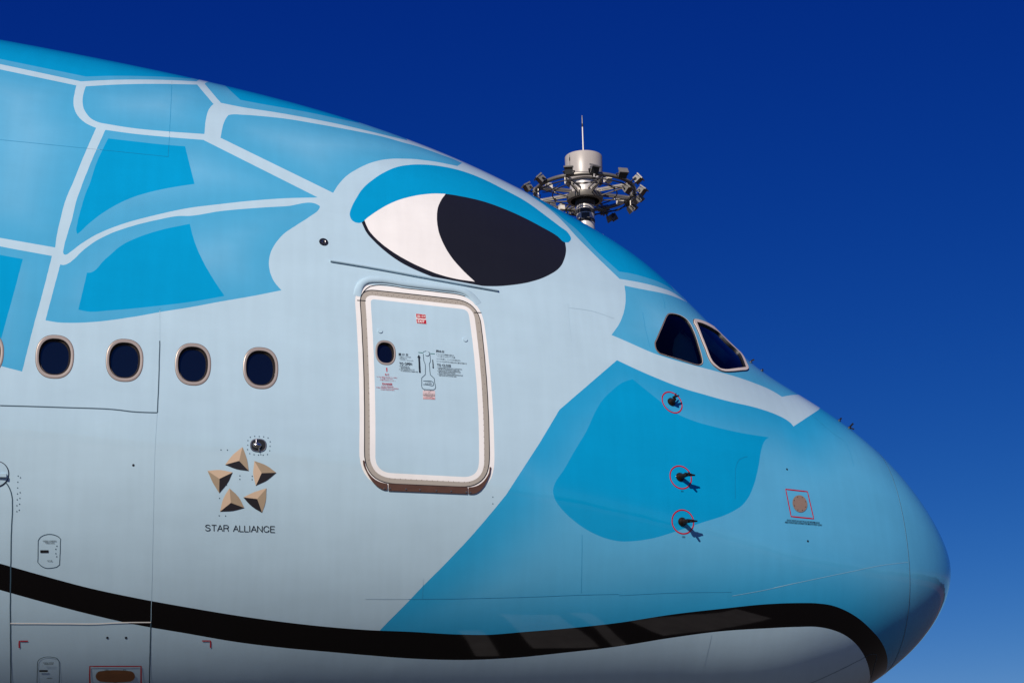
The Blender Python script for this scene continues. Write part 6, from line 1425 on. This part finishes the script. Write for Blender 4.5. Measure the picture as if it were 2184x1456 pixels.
# nose landing gear standing on the apron
mb = MB()
gx = -6.6
mb.tube((gx, 0, 1.0), (gx + .15, 0, 3.4), .13, .17, 20); mb.tube((gx, 0, 0.62), (gx, 0, 1.05), .09, n=16)
mb.tube((gx, -.55, .62), (gx, .55, .62), .07, n=14); mb.tube((gx + .1, 0, 1.6), (gx + 1.6, 0, 3.0), .06, n=12)
mb.build("gear_strut", M['galv'], airliner, smooth=True)
for sy in (-.45, .45):
    mb = MB()
    pr = [(.30, -.20), (.52, -.2), (.60, -.13), (.62, 0), (.60, .13), (.52, .2), (.30, .20)]
    mb.lathe(pr, 40, 0); mb.lathe([(.01, -.1), (.29, -.16), (.31, -.2)], 40, 1); mb.lathe([(.31, .2), (.29, .16), (.01, .1)], 40, 1)
    mb.v = [(gx + x, sy + z, .62 + y) for x, y, z in mb.v]
    mb.build("gear_wheel", [M['tyre'], M['galv']], airliner, smooth=True)

# ------------------------------------------------------------------ floodlight mast on the far side of the apron
MX, MY, MZ = 6.615, 52.721, 30.61         # ring centre
mast = empty("light_mast", (MX, MY, 0))
tag(mast, "tall steel floodlight mast with a crown of lamps and a pale drum on top", "light mast")
FACE = math.atan2(-20.7894 - MY, -8.2612 - MX)     # azimuth of the apron side
mb = MB()
mb.lathe([(.62, 0), (.62, .3), (.50, .35), (.375, MZ - .3), (.375, MZ + .1)], 40)
mb.build("pole", M['pole'], mast, smooth=True)
mb = MB()
mb.lathe([(.377, MZ - .52), (.41, MZ - .48), (.41, MZ - .22), (.377, MZ - .2)], 40)
mb.build("pole_sleeve", M['darksteel'], mast, smooth=True)
for dz, hh in ((-.88, .16), (-1.28, .14)):
    mb = MB()
    mb.lathe([(.383, MZ + dz), (.392, MZ + dz + .01), (.392, MZ + dz + hh), (.383, MZ + dz + hh + .01)], 40)
    mb.build("pole_band", M['darksteel'], mast, smooth=True)
mb = MB()
mb.box((.39 * math.cos(FACE), .39 * math.sin(FACE), MZ - 1.08), (.10, .34, .28), Matrix.Rotation(FACE, 3, 'Z'))
mb.build("pole_bracket", M['darksteel'], mast)
mb = MB()
mb.lathe([(.376, MZ - .04), (.59, MZ - .04), (.60, MZ - .30)], 56, 1)
mb.lathe([(.60, MZ - .30), (.74, MZ - .28), (.76, MZ - .24), (.77, MZ - .06), (.72, MZ - .02), (.62, MZ - .02)], 56)
mb.build("collar", [M['galv'], M['darksteel']], mast, smooth=True)
mb = MB()
mb.lathe([(.62, MZ - .1), (.62, MZ + .54)], 56)
mb.build("winch_housing", M['pole'], mast, smooth=True)
mb = MB()
zt, zb = MZ + 1.70, MZ + .52
mb.lathe([(.0, zb + .02), (.70, zb + .02), (.775, zb), (.785, zb + .03), (.785, zb + .16)], 64)
mb.lathe([(.787, zb + .16), (.787, zb + .175)], 64, 1)
mb.lathe([(.785, zb + .175), (.785, zt - .02), (.77, zt), (.0, zt + .01)], 64)
aa = FACE + math.radians(-47)
mb.lathe([(.788, zb + .16), (.788, zb + .16)], 8)
mb.box((.786 * math.cos(aa), .786 * math.sin(aa), (zb + zt) / 2 + .1), (.012, .012, .80), Matrix.Rotation(aa, 3, 'Z'), 1)
mb.box((.79 * math.cos(aa), .79 * math.sin(aa), zt - .28), (.02, .05, .14), Matrix.Rotation(aa, 3, 'Z'), 1)
aa = FACE + math.radians(38)
mb.box((.78 * math.cos(aa), .78 * math.sin(aa), zb + .13), (.03, .26, .26), Matrix.Rotation(aa, 3, 'Z'), 2)
mb.build("drum", [M['drum'], M['darksteel'], M['boxwhite']], mast, smooth=True)
mb = MB()
mb.tube((0, 0, zt), (0, 0, zt + 1.38), .030, .024, 10, 0); mb.tube((0, 0, zt + 1.38), (0, 0, zt + 1.52), .034, .034, 10, 1)
mb.tube((0, 0, zt + 1.52), (0, 0, zt + 1.90), .022, .014, 10, 2)
mb.build("lightning_rod", [M['boxwhite'], M['dark'], M['galv']], mast, smooth=True)
RR = 2.08
for i in range(4):
    mb = MB()
    mb.arc(RR, MZ + .12, .085, i * math.pi / 2 + .03, (i + 1) * math.pi / 2 - .03, 26)
    for e in (i * math.pi / 2 + .03, (i + 1) * math.pi / 2 - .03):
        p = Vector((RR * math.cos(e), RR * math.sin(e), MZ + .12)); d = Vector((-math.sin(e), math.cos(e), 0)) * .02
        mb.tube(p - d, p + d, .13, n=16)
    mb.build("ring_rail", M['galv'], mast, smooth=True)
mb = MB(); mb.arc(RR + .02, MZ - .10, .03, n=72, k=8); mb.build("lower_rail", M['darksteel'], mast, smooth=True)
mb = MB(); mb.arc(1.35, MZ + .02, .025, n=60, k=8); mb.build("inner_rail", M['darksteel'], mast, smooth=True)
for i in range(8):
    a = 2 * math.pi * i / 8 + .2
    d = Vector((math.cos(a), math.sin(a), 0)); t = Vector((-d.y, d.x, 0))
    mb = MB()
    rz = Matrix.Rotation(a, 3, 'Z')
    for o_ in (-.09, .09):
        mb.box(d * 1.34 + t * o_ + Vector((0, 0, MZ + .10)), (1.46, .05, .09), rz)
    mb.tube(d * .72 + Vector((0, 0, MZ - .16)), d * RR + Vector((0, 0, MZ + .04)), .032, n=8)
    mb.tube(d * RR + Vector((0, 0, MZ - .24)), d * RR + Vector((0, 0, MZ + .1)), .035, n=8)
    mb.tube(d * 1.35 + Vector((0, 0, MZ - .08)), d * 1.35 + Vector((0, 0, MZ + .1)), .03, n=8)
    mb.build("spoke", M['galv'], mast)
    if i % 2 == 0:
        mb = MB()
        mb.box(d * 1.75 + t * .35 + Vector((0, 0, MZ + .02)), (.26, .20, .18), rz)
        mb.box(d * 1.75 + t * .35 + Vector((0, 0, MZ + .15)), (.28, .22, .02), rz)
        mb.build("junction_box", M['boxwhite'], mast)
    mb = MB()
    a2 = a + .30
    for kk in range(6):
        b0, b1 = a + .63 * kk / 6, a + .63 * (kk + 1) / 6
        sag = [MZ - .10 - .16 * math.sin(math.pi * q / 6) for q in (kk, kk + 1)]
        mb.tube((1.9 * math.cos(b0), 1.9 * math.sin(b0), sag[0]), (1.9 * math.cos(b1), 1.9 * math.sin(b1), sag[1]), .018, n=6)
    mb.build("cable", M['darksteel'], mast)
rng = random.Random(11)
def floodlight(a, up, pitch, yaw, r=None):
    """housing with visor and glass face on a yoke clamped to the rail"""
    r = r or RR + .16
    d = Vector((math.cos(a), math.sin(a), 0))
    rz = Matrix.Rotation(a + yaw, 3, 'Z') @ Matrix.Rotation(pitch, 3, 'Y')
    c_ = d * r + Vector((0, 0, MZ + up))
    mb = MB()
    X = lambda v: c_ + rz @ (Vector(v) * .88)
    # tapered housing: open face at +X
    fr_ = [(.14, -.20, -.16), (.14, .20, -.16), (.14, .20, .17), (.14, -.20, .17)]
    bk = [(-.16, -.15, -.10), (-.16, .15, -.10), (-.16, .15, .12), (-.16, -.15, .12)]
    mb.add([X(p) for p in fr_ + bk], [(0, 3, 7, 4), (1, 5, 6, 2), (2, 6, 7, 3), (0, 4, 5, 1), (4, 7, 6, 5)])
    mb.add([X(p) for p in [(.22, -.22, .17), (.22, .22, .17), (-.14, .22, .17), (-.14, -.22, .17), (.22, -.22, .23), (.22, .22, .23), (-.14, .22, .24), (-.14, -.22, .24)]],
           [(0, 3, 2, 1), (4, 5, 6, 7), (0, 1, 5, 4), (2, 3, 7, 6), (1, 2, 6, 5), (0, 4, 7, 3)])
    o = mb.build("floodlight", M['lampbody'], mast)
    mb = MB()
    mb.add([X((.13, y * .96, z * .96)) for _, y, z in fr_], [(0, 1, 2, 3)])
    mb.build("lamp_glass", M['lampface'], o)
    mb = MB()
    for sy in (-.27, .27):
        mb.tube(X((0, sy, 0)), d * RR + Vector((-d.y, d.x, 0)) * sy * .5 + Vector((0, 0, MZ + .12 if up > 0 else MZ - .2)), .028, n=8)
    mb.tube(X((0, -.28, 0)), X((0, .28, 0)), .022, n=8)
    mb.build("bracket", M['darksteel'], o)
NL = 12
for i in range(NL):
    a = FACE + 2 * math.pi * (i + .35) / NL
    floodlight(a + rng.uniform(-.06, .06), .19 + rng.uniform(-.06, .08), rng.choice((.35, .55, .8)) + rng.uniform(-.15, .2), rng.uniform(-.55, .55), RR + .22 + rng.uniform(-.1, .3))
for i in range(11):
    a = FACE + 2 * math.pi * (i + .6) / 11
    if math.cos(a - math.atan2(sdir.y, sdir.x)) > .75:
        continue
    floodlight(a, -.34 + rng.uniform(-.08, .05), .75 + rng.uniform(-.2, .2), rng.uniform(-.5, .5), RR + .10)
